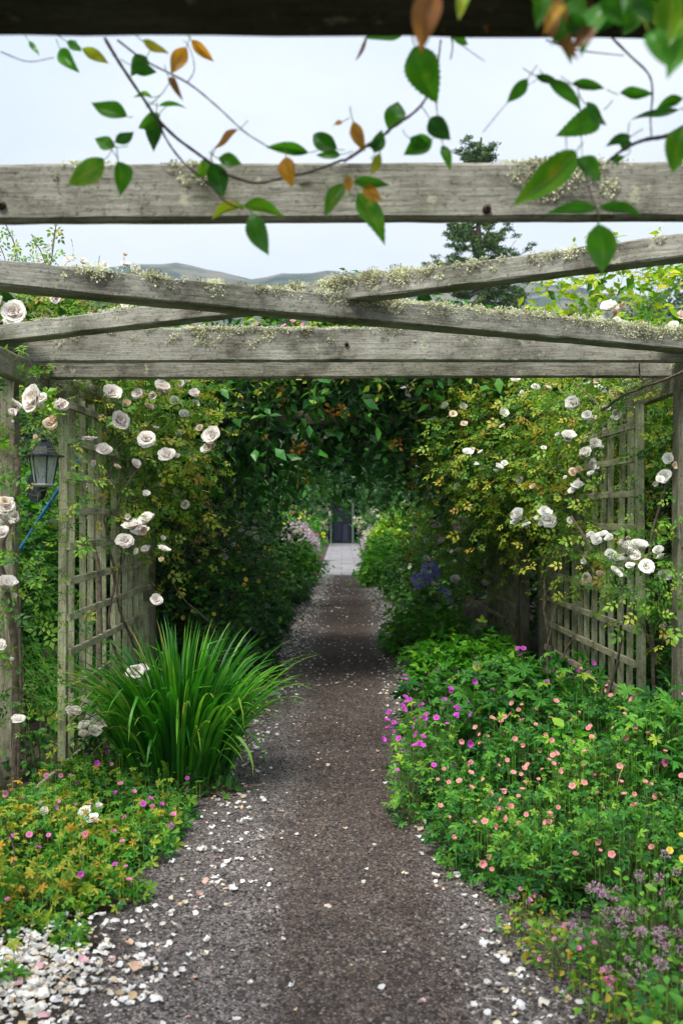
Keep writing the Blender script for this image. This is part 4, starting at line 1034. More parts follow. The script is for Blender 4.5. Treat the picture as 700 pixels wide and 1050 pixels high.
# marjoram
B = [[.95, 3.45, .05, .2, .22, .15], [1.15, 3.65, .08, .25, .25, .2], [1.05, 3.2, .04, .22, .22, .14], [1.3, 3.35, .06, .25, .3, .18]]
gplant('low marjoram with dusty lilac flower heads in the near right corner of the bed', 'marjoram', B, 2300, LEAF, .026, 'geran', name='marjoram_clump', flow=['lilac'], nflow=80, fsize=.036, fh=.07, tint0=.1, tintr=.8, tilt=.8)
gplant('low thyme-like mat with reddish stems at the very edge of the gravel, bottom right', 'plant', [[.80, 3.55, .03, .16, .2, .10], [.72, 3.85, .03, .14, .2, .08], [.86, 3.2, .03, .16, .2, .10]], 700, LEAF, .026, 'geran_y', name='low_mat', flow=['lilac', 'pinkfl'], nflow=22, fsize=.026, fh=.04, tint0=.2, tilt=.9)
gplant('yellow-flowered low plant at the right edge beside the marjoram', 'plant', [[1.5, 3.85, .14, .25, .25, .24], [1.55, 3.5, .12, .25, .25, .22]], 900, PALM, .05, 'geran', name='low_plant', flow=['yellow'], nflow=14, fsize=.034, fh=.08, tint0=.1)
gplant('pink-flowered plant leaning into the near right corner of the picture', 'plant', [[1.0, 2.85, .1, .2, .2, .2]], 500, LEAF, .032, 'geran', name='low_plant', flow=['pinkhead'], nflow=4, fsize=.045, fh=.08, tint0=.1)

# tall magenta geranium behind the right trellis
gplant('tall magenta geranium showing behind the right trellis', 'geranium', [[2.45, 7.6, .5, .35, .6, .5], [2.3, 8.3, .4, .3, .5, .45], [2.5, 6.9, .4, .3, .4, .45]], 1100, PALM, .09, 'geran', flow=['magenta'], nflow=26, fsize=.05, fh=.16, tintr=.7)

gplant('tall leafy geranium outside the right-hand post', 'geranium', [[2.6, 5.6, .3, .4, .5, .38], [2.5, 4.7, .28, .4, .5, .36], [2.4, 3.9, .22, .4, .5, .32], [3.2, 5.2, .3, .5, .6, .4], [3.1, 4.2, .25, .5, .6, .35], [1.95, 3.6, .18, .35, .4, .28]], 1900, PALMT, .095, 'geran', tintr=.7)
gplant('leafy geranium outside the left post beyond the lantern', 'geranium', [[-2.4, 5.6, .2, .4, .5, .3], [-2.3, 4.7, .18, .4, .5, .28], [-3.0, 5.2, .22, .5, .6, .32], [-2.1, 4.0, .14, .35, .45, .22], [-2.9, 4.2, .2, .5, .6, .3]], 1600, PALMT, .095, 'geran', tintr=.7)
# bright ground cover
gplant('bright yellow-green ground cover beside the path under the second right trellis', 'ground cover', [[1.0, 9.5, .17, .30, .4, .26], [1.3, 9.3, .2, .3, .35, .28], [.85, 9.95, .12, .22, .3, .22], [1.5, 9.0, .15, .25, .3, .26]], 1500, TRI3, .115, 'bright', name='ground_cover', tilt=.3)
gplant('bright green ground cover spilling onto the path below the blue bellflowers', 'ground cover', [[.85, 11.6, .2, .32, .45, .28], [1.15, 11.4, .22, .35, .4, .32], [.70, 12.2, .15, .2, .4, .24], [1.2, 12.2, .22, .35, .4, .3]], 1500, TRI3, .115, 'bright', name='ground_cover', tilt=.3)
gplant('fine yellow-green grassy tuft with seed stalks among the salmon geraniums', 'grass tuft', [[1.2, 5.35, .2, .16, .16, .28]], 260, LEAF, .07, 'bright', name='grass_tuft', tint0=.2, fh=.2)
straps('fine grassy clump leaning out of the middle of the right bed', (1.55, 5.1, 0), 90, .55, .8, .008, 21, group='fine grassy clumps in the right bed')
straps('fine grassy clump beside the foot of the right trellis', (1.6, 6.2, 0), 110, .60, .8, .009, 22, group='fine grassy clumps in the right bed')
gplant('dark geranium between the two bright ground covers and the trellis', 'geranium', [[1.5, 10.3, .2, .25, .5, .28], [1.35, 8.3, .15, .3, .4, .26]], 700, PALM, .085, 'geran', tintr=.6)
# bellflowers
root = empty('blue_bellflower', 'upright blue bellflower clump with loose violet-blue heads', 'bellflower', (1.05, 12.4, 0), GG)
mound(root, [[1.05, 12.6, .35, .25, .25, .3]], 300, LEAF, .09, 'mid')
for px, py, s in ((430, 594, 15), (440, 587, 17), (437, 596, 14), (446, 590, 10), (428, 600, 8), (457, 608, 9), (461, 617, 7), (448, 622, 6), (432, 633, 6), (444, 580, 8), (452, 604, 7)):
    d = 12.0 + RNG.normal() * .1; p = W(px, py, d); V, F = tubes(spline([(1.05 + (p[0] - 1.05) * .5, 12.4, 0.2), p * [1, 1, .6] + [0, .1, 0], p], 8)[None], .004, 4); g = Geo(); g.add(V, F); g.build('stalk', M['twig'], root)
    bloom(root, 'blue', p, s / FPX * d, face_dir(p, .3), 'flower_head')

# ================================================================== SHRUBS AND TALL PERENNIALS ALONG THE TUNNEL
SH = 'shrubs and tall perennials lining the path'
def shrub(label, blobs, n, leaf, size, mat, L=.25, K=5, core=200, flow=None, nflow=0, fsize=.05, name='shrub', catg='shrub', sub=14, subr=.2, group=SH, stemr=.012, **kw):
    B = np.array(blobs, float); c = B[:, :3].mean(0); root = empty(name, label, catg, (c[0], c[1], 0), group)
    ab = cat(B, sub_blobs(B, sub, subr)); P, N = foliage(root, ab, n, leaf, size, mat, L=L, K=K, core=core, **kw)
    woody(root, [([(c[0], c[1], 0), (b[0] * .6 + c[0] * .4, b[1] * .6 + c[1] * .4, b[2] * .5), (b[0], b[1], b[2])], stemr * 1.4, stemr * .5) for b in B[:4]])
    if flow:
        f = np.where((N[:, 1] < .35) & (N[:, 2] > -.3))[0]
        for i in RNG.choice(f, min(nflow, len(f)), replace=False):
            p = P[i] + N[i] * (L * .45); bloom(root, flow[RNG.integers(len(flow))], p, fsize * RNG.uniform(.6, 1.3), face_dir(p, .5, .6, .3), 'flower')
    return root
shrub('dark green rounded shrub with white flowers on the left of the path in the tunnel', [[-1.35, 16.5, .65, .42, .8, .6], [-1.25, 17.5, .72, .40, .6, .55], [-1.45, 15.4, .6, .35, .5, .55]], 1100, LEAF4, .085, 'mid', core=400, tint_fn=lambda p: .05, flow=['rose_white'], nflow=12, fsize=.08)
shrub('yellow-flowered loose shrub in the shade behind the strap leaves', [[-1.35, 9.9, .7, .3, .45, .45], [-1.15, 10.6, .8, .3, .4, .4], [-1.55, 9.5, .75, .22, .3, .35]], 650, LEAF4, .06, 'mid', flow=['yellow'], nflow=46, fsize=.045)
shrub('yellow-flowered low bush half way down the left of the path', [[-1.15, 13.4, .75, .35, .5, .4]], 350, LEAF4, .06, 'mid', flow=['yellow'], nflow=30, fsize=.06)
gplant('dark low geranium spreading onto the left of the path past the strap leaves', 'geranium', [[-.95, 9.3, .16, .34, .5, .26], [-1.1, 8.5, .22, .3, .4, .30], [-.85, 9.9, .12, .24, .3, .2], [-1.3, 9.2, .3, .3, .4, .32]], 1300, PALMT, .10, 'dark', tint0=.25, tintr=.75, flow=['blue'], nflow=3, fsize=.04)
gplant('small geranium with violet flowers at the left path edge in the tunnel', 'geranium', [[-.95, 12.0, .16, .25, .5, .24], [-.95, 13.2, .18, .25, .5, .26]], 700, PALM, .09, 'vine', flow=['blue'], nflow=9, fsize=.05)
gplant('low green plants edging the left of the path deep in the tunnel', 'ground cover', [[-.95, 15., .14, .25, .8, .22], [-.85, 18.6, .2, .3, .8, .3], [-.9, 20.5, .25, .35, .9, .4]], 800, PALM, .10, 'mid', name='ground_cover', tintr=.8)
shrub('dark leafy shrub hung with white daisies on the right of the path', [[1.35, 15.3, .6, .42, .8, .6], [1.15, 14.2, .4, .32, .5, .42], [1.6, 16.6, .85, .45, .7, .65]], 1300, LEAF4, .075, 'mid', core=500, tint_fn=lambda p: -.02, flow=['daisy'], nflow=50, fsize=.085)
shrub('deep green bush on the right of the path before the bright clump', [[1.2, 19.0, .42, .38, .8, .42], [1.6, 20.5, .55, .5, .8, .5]], 800, LEAF4, .085, 'mid', core=300, tint_fn=lambda p: .1)
shrub('bright green feathery clump at the far right mouth of the tunnel', [[.95, 24.6, .40, .40, .9, .42], [1.15, 26.8, .45, .45, .8, .5], [.85, 23.2, .3, .35, .6, .35]], 1500, LEAF4, .10, 'bright', core=300)
shrub('golden-yellow bush in the sunlit garden beyond the tunnel', [[1.7, 29.5, 1.1, .6, .7, .8], [2.4, 30, 1.3, .7, .8, .85], [1.25, 29, .75, .4, .5, .6]], 1500, LEAF4, .13, 'gold', core=200)
shrub('white-flowered perennials beyond the tunnel right of the door', [[1.3, 38, 1.1, .7, .8, .8], [2.2, 37, 1.3, .8, .8, .8]], 500, LEAF4, .12, 'mid', flow=['whitehead'], nflow=46, fsize=.26)
def catmint(label, blobs, n, nh):
    B = np.array(blobs, float); c = B[:, :3].mean(0); root = empty('catmint', label, 'catmint', (c[0], c[1], 0), 'hazy lilac catmint clumps at the end of the path')
    P, N, k = blob_points(B, n, .4); g = Geo()
    P2 = np.repeat(P, 7, 0) + RNG.normal(size=(len(P) * 7, 3)) * .03; P2[:, 2] += np.tile(np.arange(7) * .035, len(P))
    g.inst(LEAF2, P2, frames(RNG.normal(size=P2.shape) + [0, 0, .4], RNG.normal(size=P2.shape)), RNG.uniform(.04, .08, len(P2)), RNG.random(len(P2))); g.build('flower_spikes', M['haze_lilac'], root)
    mound(root, B, nh, LEAF4, .08, 'mid', tint0=.25)
catmint('hazy lilac catmint on the left where the gravel meets the paving', [[-1.0, 27.6, .5, .42, .8, .5], [-1.3, 29.5, .7, .5, .9, .65], [-1.0, 31.5, .5, .35, .8, .5]], 950, 900)
catmint('hazy lilac catmint on the right against the bright green clump', [[1.0, 31.5, .5, .38, .8, .6], [1.1, 34, .5, .45, .9, .6]], 650, 500)
shrub('mixed yellow-green bush with red and yellow flowers beyond the tunnel on the left', [[-1.45, 33, 1.0, .5, .8, .75], [-2.0, 33, 1.2, .7, .8, .8], [-1.2, 36, 1.0, .5, .8, .7]], 900, LEAF4, .12, 'bright', flow=['yellow', 'pinkhead', 'yellow', 'whitehead', 'pinkfl'], nflow=95, fsize=.17)
shrub('green and pink perennials on the left just before the catmint', [[-1.0, 23.5, .4, .35, .7, .4], [-1.05, 25.4, .5, .38, .7, .45]], 650, LEAF4, .09, 'bright', flow=['pinkfl', 'salmon'], nflow=16, fsize=.08)

# ================================================================== LOW PLANTING, LEFT
LG = 'low flowering plants in the near left bed'
lp = [('low geranium mat with tiny magenta flowers and yellowing leaves below the trellis', [[-1.25, 5.6, .08, .32, .32, .16], [-1.0, 5.4, .06, .25, .28, .13], [-1.5, 5.9, .1, .3, .3, .16]], 12),
      ('orange-tinged low geranium at the left path edge where petals have gathered', [[-1.0, 4.8, .06, .22, .3, .12], [-.92, 5.05, .05, .16, .2, .11], [-1.15, 4.6, .08, .22, .25, .13]], 8),
      ('low geranium with magenta flowers at the left edge of the picture', [[-1.55, 5.1, .12, .3, .35, .2], [-1.35, 4.75, .12, .3, .3, .18], [-1.65, 4.7, .14, .3, .3, .22]], 18),
      ('fresh green low geranium just behind the heap of white petals', [[-1.22, 4.12, .07, .26, .24, .14], [-.98, 4.2, .05, .18, .18, .11], [-1.48, 4.0, .1, .26, .28, .18], [-1.3, 3.85, .04, .16, .12, .09]], 9)]
for lp_i, (lb, bl, nf) in enumerate(lp):
    bl = [[a, b, c * .7, d, e, f * .72] for a, b, c, d, e, f in bl]
    gplant(lb, 'geranium', bl, 1500, PALM, .048, 'geran_y', name='geranium_clump', group=LG, flow=['magenta', 'pinkfl'], nflow=nf + 4, fsize=.036, fh=.06, tilt=.6, tint0=-.2 + .09 * lp_i, tintr=1.1)
gplant('small green seedling clump among the fallen petals', 'plant', [[-1.0, 3.72, .03, .09, .08, .07]], 60, PALM, .05, 'geran', name='seedling_clump', group=LG, tint0=.2)
gplant('second green seedling clump in the petals near the picture corner', 'plant', [[-1.12, 3.4, .03, .08, .07, .06]], 50, PALM, .05, 'geran', name='seedling_clump', group=LG, tint0=.2)
gplant('small weeds round the foot of the big strap-leaved clump', 'plant', [[-1.0, 5.72, .05, .2, .12, .13], [-.72, 5.8, .04, .12, .14, .10], [-1.2, 5.85, .06, .16, .14, .14]], 420, LEAF, .045, 'mid', name='weed_clump', group=LG, tilt=.7)
gplant('leafy weeds under the foot of the left trellis', 'plant', [[-1.45, 6.5, .1, .3, .4, .2], [-1.85, 6.2, .12, .25, .3, .2]], 700, LEAF, .05, 'mid', name='weed_clump', group=LG, tilt=.7)

# thin stems at the far left
root = empty('dry_stem', 'bare brown stem standing in the low plants at the left edge', 'stem', tuple(W(8, 960, 4.3)))
woody(root, [([W(8, 965, 4.3), W(16, 905, 4.3), W(14, 865, 4.4), W(4, 842, 4.4)], .005, .003)], 'redtwig')

# ================================================================== BACKGROUND PLANTING BEHIND THE TRELLISES
BG = 'shrubs behind the trellises'
shrub('mid green shrub behind the lantern', [[-2.9, 9.0, 1.2, .6, .7, .9], [-2.7, 8.2, .6, .5, .6, .6], [-3.5, 8.6, 1.6, .6, .7, .9]], 1700, LEAF4, .07, 'bright', core=500, group=BG, tint_fn=lambda p: -.15)
shrub('tall dark shrub filling the gap behind the left trellis', [[-2.6, 10.8, 1.3, .6, .8, 1.1], [-3.4, 10.5, 1.8, .7, .8, 1.2], [-2.7, 12.5, 1.2, .6, .8, 1.1]], 1500, LEAF4, .075, 'mid', core=700, group=BG, tint_fn=lambda p: -.1)
shrub('dark evergreen rising behind the left end of the pergola', [[-3.6, 13.5, 1.8, .9, .9, 1.7], [-4.4, 12.5, 1.7, 1., 1., 1.6]], 1300, LEAF4, .09, 'dark', core=900, group=BG)
shrub('leafy shrub low down behind the left post', [[-2.8, 6.9, .45, .4, .5, .45], [-3.1, 7.6, .6, .5, .5, .6]], 900, LEAF4, .065, 'mid', core=300, group=BG)
shrub('dark shrub behind the right-hand post', [[2.9, 7.4, 1.5, .5, .7, 1.3], [3.3, 8.3, 1.8, .6, .8, 1.3], [2.9, 9.2, 1.2, .5, .7, 1.1], [3.2, 6.4, 1.2, .5, .6, 1.1]], 2300, LEAF4, .07, 'dark', core=900, group=BG, tint_fn=lambda p: .1)
shrub('fresh green shrub glimpsed through the gap between the right trellises', [[2.75, 10.6, .9, .45, .6, .9], [2.8, 11.8, .8, .5, .6, .8]], 1200, LEAF4, .07, 'bright', core=300, group=BG, tint_fn=lambda p: -.1)
shrub('deep green laurel behind the second right trellis', [[3.3, 13.5, 1.6, .8, 1.2, 1.5], [3.6, 11.5, 1.7, .7, 1., 1.5]], 1400, LEAF4, .09, 'dark', core=700, group=BG)
shrub('cream-flowered rose bush rising behind the right rail', [[2.3, 7.7, 2.35, .4, .6, .35], [2.6, 8.4, 2.6, .5, .5, .4], [2.8, 7.0, 2.5, .4, .5, .4]], 1000, ROSE5, .09, 'rose_gold', core=200, group=BG, flow=['rose_white', 'rose_peach'], nflow=22, fsize=.08)
shrub('golden-leaved tall shrub above the right end of the pergola', [[2.9, 10.2, 3.3, .75, .7, .75], [3.7, 10.4, 3.5, .9, .8, .9], [2.35, 9.8, 3.45, .55, .5, .5], [3.5, 10, 2.5, .9, .8, .8], [4.8, 10.5, 3.1, .9, .8, .9], [3.0, 10.2, 3.75, .6, .5, .4]], 2400, LEAF4, .085, 'gold', L=.35, core=300, group=BG, sub=40, subr=.3, tint_fn=lambda p: .18)
root = empty('climbing_rose', 'pale rose blooms with red leaves resting above the right brace', 'climbing rose', tuple(W(640, 340, 6.4)), RG)
blooms_px(root, 'rose_white', [(626, 318, 13), (632, 322, 12, 'rose_peach'), (637, 318, 9), (623, 325, 10), (632, 330, 9), (641, 334, 8), (700, 327, 12, 'rose_peach'), (690, 335, 10), (660, 334, 7, 'rose_peach'), (672, 338, 7)], 6.3)
foliage(root, [[1.7, 6.5, 2.72, .3, .2, .1], [2.1, 6.5, 2.7, .3, .2, .12]], 130, ROSE5, .07, 'rose_gold', L=.2, K=4)
# roses/leaves showing on top of the vine roof between the beams
root = empty('climbing_rose', 'pinkish climber trailing across the roof above the tunnel mouth', 'climbing rose', (-.3, 8.9, 0), RG)
foliage(root, [[-.6, 8.7, 3.05, .6, .35, .18], [.3, 8.7, 3.1, .6, .35, .16], [1.1, 8.8, 3.05, .5, .35, .2]], 480, LEAF4, .06, 'rose_gold', L=.25, K=5)
blooms_px(root, 'pinkfl', [(300, 330, 7), (292, 334, 5), (310, 333, 5), (262, 333, 5), (438, 318, 5)], 8.3)

# hedges closing the garden at both sides and the end
def hedge(label, x0, y0, x1, y1, h, th, n, mat='dark', ls=.11):
    root = empty('hedge', label, 'hedge', ((x0 + x1) / 2, (y0 + y1) / 2, 0)); Ln = math.hypot(x1 - x0, y1 - y0); k = int(Ln / .9); bl = []
    for i in range(k + 1):
        s = i / k
        for z in np.arange(.5, h, .9): bl.append([x0 + (x1 - x0) * s + RNG.normal() * .1, y0 + (y1 - y0) * s + RNG.normal() * .1, min(z, h - .5), th, .62 if abs(x1 - x0) < abs(y1 - y0) else th, .62])
    foliage(root, bl, n, LEAF4, ls, mat, L=.22, K=4, core=n, inner=.9, stems=False)
    woody(root, [([(x0 + (x1 - x0) * s, y0 + (y1 - y0) * s, 0), (x0 + (x1 - x0) * s + .05, y0 + (y1 - y0) * s, h * .7)], .04, .02) for s in (.1, .5, .9)])
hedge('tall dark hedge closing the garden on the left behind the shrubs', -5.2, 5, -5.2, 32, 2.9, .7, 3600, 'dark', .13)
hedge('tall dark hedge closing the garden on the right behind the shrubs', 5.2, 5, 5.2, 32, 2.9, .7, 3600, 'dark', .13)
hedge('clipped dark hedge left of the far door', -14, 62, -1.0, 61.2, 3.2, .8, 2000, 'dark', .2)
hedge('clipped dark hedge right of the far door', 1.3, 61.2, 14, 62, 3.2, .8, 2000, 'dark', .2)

# ---------------------------------------------------------------- far door
def door():
    root = empty('garden_door', 'dark blue door in a green frame at the far end of the path', 'door', (.0, 60.5, 0))
    blue = simple_mat('dark_blue_paint', (.004, .006, .018), .5, 0, 6, .3); grn = simple_mat('green_frame_paint', (.10, .16, .10), .5, 0, 10, .2)
    dk = simple_mat('opening_shade', (.004, .004, .006), .9, 0, 5, .1); pale = simple_mat('pale_blue_paint', (.05, .07, .12), .5, 0, 6, .25)  # backing painted near black for the unlit opening round the door
    def box(name, x0, x1, y0, y1, z0, z1, mat, par=None):
        V = [(x, y, z) for x in (x0, x1) for y in (y0, y1) for z in (z0, z1)]
        F = [(0, 1, 3), (0, 3, 2), (4, 6, 7), (4, 7, 5), (0, 4, 5), (0, 5, 1), (2, 3, 7), (2, 7, 6), (0, 2, 6), (0, 6, 4), (1, 5, 7), (1, 7, 3)]
        o = mesh_np(name, np.array(V, float) - np.array([.0, 60.5, 0]), F); o = link(name, o, mat, root)
        return o
    box('backing', -.80, .95, 60.9, 61.0, 0, 2.9, dk)
    box('frame_post', -.68, -.58, 60.3, 60.5, 0, 2.55, grn); box('frame_post', .62, .74, 60.3, 60.5, 0, 2.55, grn); box('lintel', -.68, .74, 60.3, 60.5, 2.553, 2.68, grn)
    box('door_leaf', -.55, .60, 60.55, 60.62, .02, 2.5, blue)
    box('upper_rail', -.50, .06, 60.50, 60.547, 1.33, 1.42, pale); box('lower_panel', -.48, -.02, 60.51, 60.547, .15, 1.28, simple_mat('mid_blue_paint', (.006, .010, .028), .5, 0, 8, .4))
    box('small_panel', .10, .38, 60.51, 60.547, .10, 1.12, simple_mat('slate_paint', (.02, .03, .05), .5, 0, 8, .4))
    V, F = lathe([(0, 0), (.035, 0), (.035, .05), (0, .05)], 10); V = np.array(V)[:, [0, 2, 1]] * [1, -1, 1] + [.5, 0.05, 1.15]; link('handle', mesh_np('handle', V, F), simple_mat('brass', (.5, .38, .15), .3, 1), root)
door()
shrub('small pale pink and white flowered bush tight against the left of the far door', [[-1.3, 56, 1.3, .5, .5, .9], [-2.2, 55, 1.2, .8, .6, 1.0]], 500, LEAF4, .14, 'mid', flow=['whitehead', 'pinkhead', 'whitehead'], nflow=40, fsize=.28)

# ================================================================== TREES
def conifer():
    x, y = 8.25, 60.; root = empty('conifer_tree', 'tall thin conifer with a ragged flat-topped crown against the sky', 'tree', (x, y, 0))
    top = 24.3
    tp = spline([(x - .3, y, 0), (x - .1, y, 8), (x + .05, y, 16), (x - .1, y, 20), (x + .1, y, 24.3)], 40); V, F = tubes(tp[None], np.linspace(.34, .06, 40)[None], 8); g = Geo(); g.add(V, F, .2); g.build('trunk', M['bark'], root, True)
    br = []; g = Geo(); tips = []
    def prof(z):
        return np.interp(z, [6, 9, 12, 15, 17.5, 19.2, 20.2, 21.5, 22.6, 23.4, 24.2], [4.2, 4.0, 3.9, 3.4, 2.7, 1.8, 1.1, .5, 1.0, 1.5, .9])
    for i in range(230):
        z = 6 + 17.6 * (i + RNG.random()) / 230
        if 20.3 < z < 22.4 and RNG.random() < .7: continue
        L_ = prof(z) * RNG.uniform(.45, 1.12); a = RNG.uniform(0, 6.283); c = tp[np.argmin(abs(tp[:, 2] - z))]; c = np.array([c[0], c[1], z])
        d = np.array([math.cos(a), math.sin(a), 0]); e = c + d * L_ + [0, 0, L_ * RNG.uniform(-.25, .18)]
        p = spline([c, (c + e) / 2 + [0, 0, -.12 * L_], e + [0, 0, .12 * L_]], 7); V, F = tubes(p[None], np.linspace(.06, .015, 7)[None], 4); g.add(V, F)
        for t in (.5, .7, .85, 1.): tips.append(p[int(t * 6)] + RNG.normal(size=3) * .12)
        for s in range(2): tips.append(p[4] + RNG.normal(size=3) * .35 * min(1, L_))
    g.build('branches', M['bark'], root)
    tips = np.array(tips); n = 60
    P = np.repeat(tips, n, 0) + nrm(RNG.normal(size=(len(tips) * n, 3))) * RNG.random((len(tips) * n, 1)) ** .5 * [.32, .32, .11]
    g = Geo(); g.inst(LEAF2, P, frames(RNG.normal(size=P.shape) + [0, 0, .5], RNG.normal(size=P.shape)), RNG.uniform(.10, .20, len(P)), RNG.random(len(P))); g.build('crown', M['conifer'], root)
conifer()
def far_tree(label, x, y, h, r, mat='far', n=5200, ls=.3, trunk=.25, seed=0):
    root = empty('garden_tree', label, 'tree', (x, y, 0), 'trees standing beyond the pergola'); bl = []
    for _ in range(11):
        u = nrm(RNG.normal(size=3)); bl.append([x + u[0] * r * .6, y + u[1] * r * .6, h * .64 + u[2] * h * .22, r * .42, r * .42, r * .36])
    bl = cat(np.array(bl), [[x, y, h * .6, r * .6, r * .6, h * .28]]); ab = cat(bl, sub_blobs(bl, 40, r * .17))
    P, N, k = blob_points(ab, n, .5, .75); g = Geo()
    g.inst(LEAF2, P, frames(RNG.normal(size=P.shape), N + RNG.normal(size=P.shape) * .5 + [0, 0, .4]), ls * RNG.uniform(.5, 1.2, len(P)), (RNG.random(len(P)) * .6 + .4 * np.random.default_rng(1).random(len(ab))[k]).clip(0, 1)); g.build('crown', M[mat], root)
    V, F = tubes(spline([(x, y, 0), (x + .1, y, h * .3), (x, y, h * .7)], 12)[None], np.linspace(trunk, trunk * .4, 12)[None], 8); g = Geo(); g.add(V, F, .2); g.build('trunk', M['bark'], root, True)
    for _ in range(5):
        b = bl[RNG.integers(len(bl))]; V, F = tubes(spline([(x, y, h * .35), (x * .4 + b[0] * .6, y * .4 + b[1] * .6, h * .5), b[:3]], 8)[None], np.linspace(trunk * .4, .04, 8)[None], 5); g = Geo(); g.add(V, F, .2); g.build('limb', M['bark'], root)
far_tree('dark rounded tree right of the conifer, above the crossing of the braces', 8.6, 52, 12.8, 3.6)
far_tree('bushy tree between the conifer and the golden shrub', 12.6, 48, 13.4, 2.9)
far_tree('broad dark tree behind the golden shrub', 17.5, 50, 15.2, 3.6, n=6000)
far_tree('rounded garden tree low behind the middle of the pergola', 1.5, 56, 11.6, 4.2)
far_tree('rounded garden tree low behind the honeysuckle arch on the left', -5.5, 54, 11.2, 4.2)
far_tree('dark garden tree behind the rambling rose at the left', -13, 50, 11.6, 4.4)
far_tree('garden tree at the far left beyond the hedge', -20, 52, 12.5, 4.6)

# ================================================================== CREEPER HANGING FROM THE NEAR BEAM
def fine_leaf(wmax=.30, rows=24, cols=8, ser=.10):
    V = []; T = []
    for i in range(rows + 1):
        t_ = i / rows
        w = wmax * (math.sin(math.pi * min(1, t_ / .76)) ** .8 if t_ < .38 else max(0, math.cos(math.pi / 2 * ((t_ - .38) / .62))) ** .95)
        w = max(w, .008)
        for j in range(cols + 1):
            u = -1 + 2 * j / cols; e = abs(u)
            ww = w * (1 - (ser if (i % 2 and e > .99) else 0))
            vein = .5 + .5 * math.cos((t_ - .42 * e) * 2 * math.pi * 6.5)
            V.append((u * ww, t_ - (.012 if (i % 2 and e > .99) else 0), .22 * e * w - .20 * t_ ** 2 - .010 * vein * (1 - e) * (e > 0)))
            T.append((.10 if e < .05 else 0) + .05 * vein ** 4 * (e > 0))
    F = []
    for i in range(rows):
        for j in range(cols):
            q = i * (cols + 1) + j; F += [(q, q + 1, q + cols + 2), (q, q + cols + 2, q + cols + 1)]
    return np.array(V), np.array(F), np.array(T)
HLEAF = fine_leaf()
HG = 'creeper shoots hanging from the nearest beam'
def hanging(label, d, stems, leaves, base):
    root = empty('hanging_creeper', label, 'creeper', tuple(base), HG)
    for pts, r in stems:
        P = np.array([W(x, y, d + (dd[0] if dd else 0)) for x, y, *dd in pts]); P = spline(P, len(pts) * 6)
        V, F = tubes(P[None], np.linspace(r, r * .6, len(P))[None] * RNG.uniform(.85, 1.2, (1, len(P))), 6); g = Geo(); g.add(V, F, .3); g.build('stem', M['redtwig'], root, True)
    cols = {'g': .26, 'd': .08, 'l': .38, 'y': .58, 'o': .82, 'b': 1.0}
    for bx, by, tx, ty, w, c, *rest in leaves:
        dd = d + (rest[0] if rest else RNG.normal() * .05)
        a = W(bx, by, dd); b = W(tx, ty, dd + RNG.normal() * .012); Ln = np.linalg.norm(b - a)
        D = b - a; turn = RNG.uniform(-.35, .35)
        tocam = np.array([0, 0, CAM_Z]) - a; Nn = nrm(tocam) + np.array([RNG.normal() * .25 + turn, 0, .25 + RNG.normal() * .2])
        V, F, VT = HLEAF; V = V.copy(); cu = RNG.normal() * .25; V[:, 2] -= cu * (V[:, 1] - .4) ** 2 * 1.2; V[:, 2] += RNG.uniform(-.5, 1.3) * np.abs(V[:, 0]) * .6
        wx = (w / FPX * dd) / (.60 * Ln) * 1.05
        V = V * np.array([wx, 1, 1]); V[:, 2] += .05 * np.sin(V[:, 1] * 7 + RNG.uniform(0, 6)) * 1.; V[:, 0] += .06 * np.sin(V[:, 1] * 3.1) * RNG.uniform(-1, 1)
        R = frames(D[None], Nn[None]); base_t = cols[c]
        edge = np.abs(V[:, 0]) / max(1e-6, np.abs(V[:, 0]).max())
        tt = base_t + RNG.normal() * .04 + (.16 * edge ** 3 * (RNG.random() < .4)) + .03 * V[:, 1] + VT + .035 * np.sin(V[:, 0] * 17 + V[:, 1] * 11 + RNG.uniform(0, 6)) + .25 * (np.exp(-((V[:, 0] - RNG.normal() * .15) ** 2 + (V[:, 1] - RNG.uniform(.2, .9)) ** 2) / .003) if RNG.random() < .35 else 0)
        g = Geo(); k = len(V); VV = np.einsum('ij,kj->ki', R[0], V * Ln) + a; g.add(VV, F, np.clip(tt, 0, 1))
        # leaf stalk
        st = spline([a, a - D / max(Ln, 1e-6) * .012 + [0, 0, .004], a - D / max(Ln, 1e-6) * .022 + [RNG.normal() * .004, 0, .010]], 6); V2, F2 = tubes(st[None], .0011, 4); g.add(V2, F2, .6)
        g.build('leaf', M['hang'], root, True)
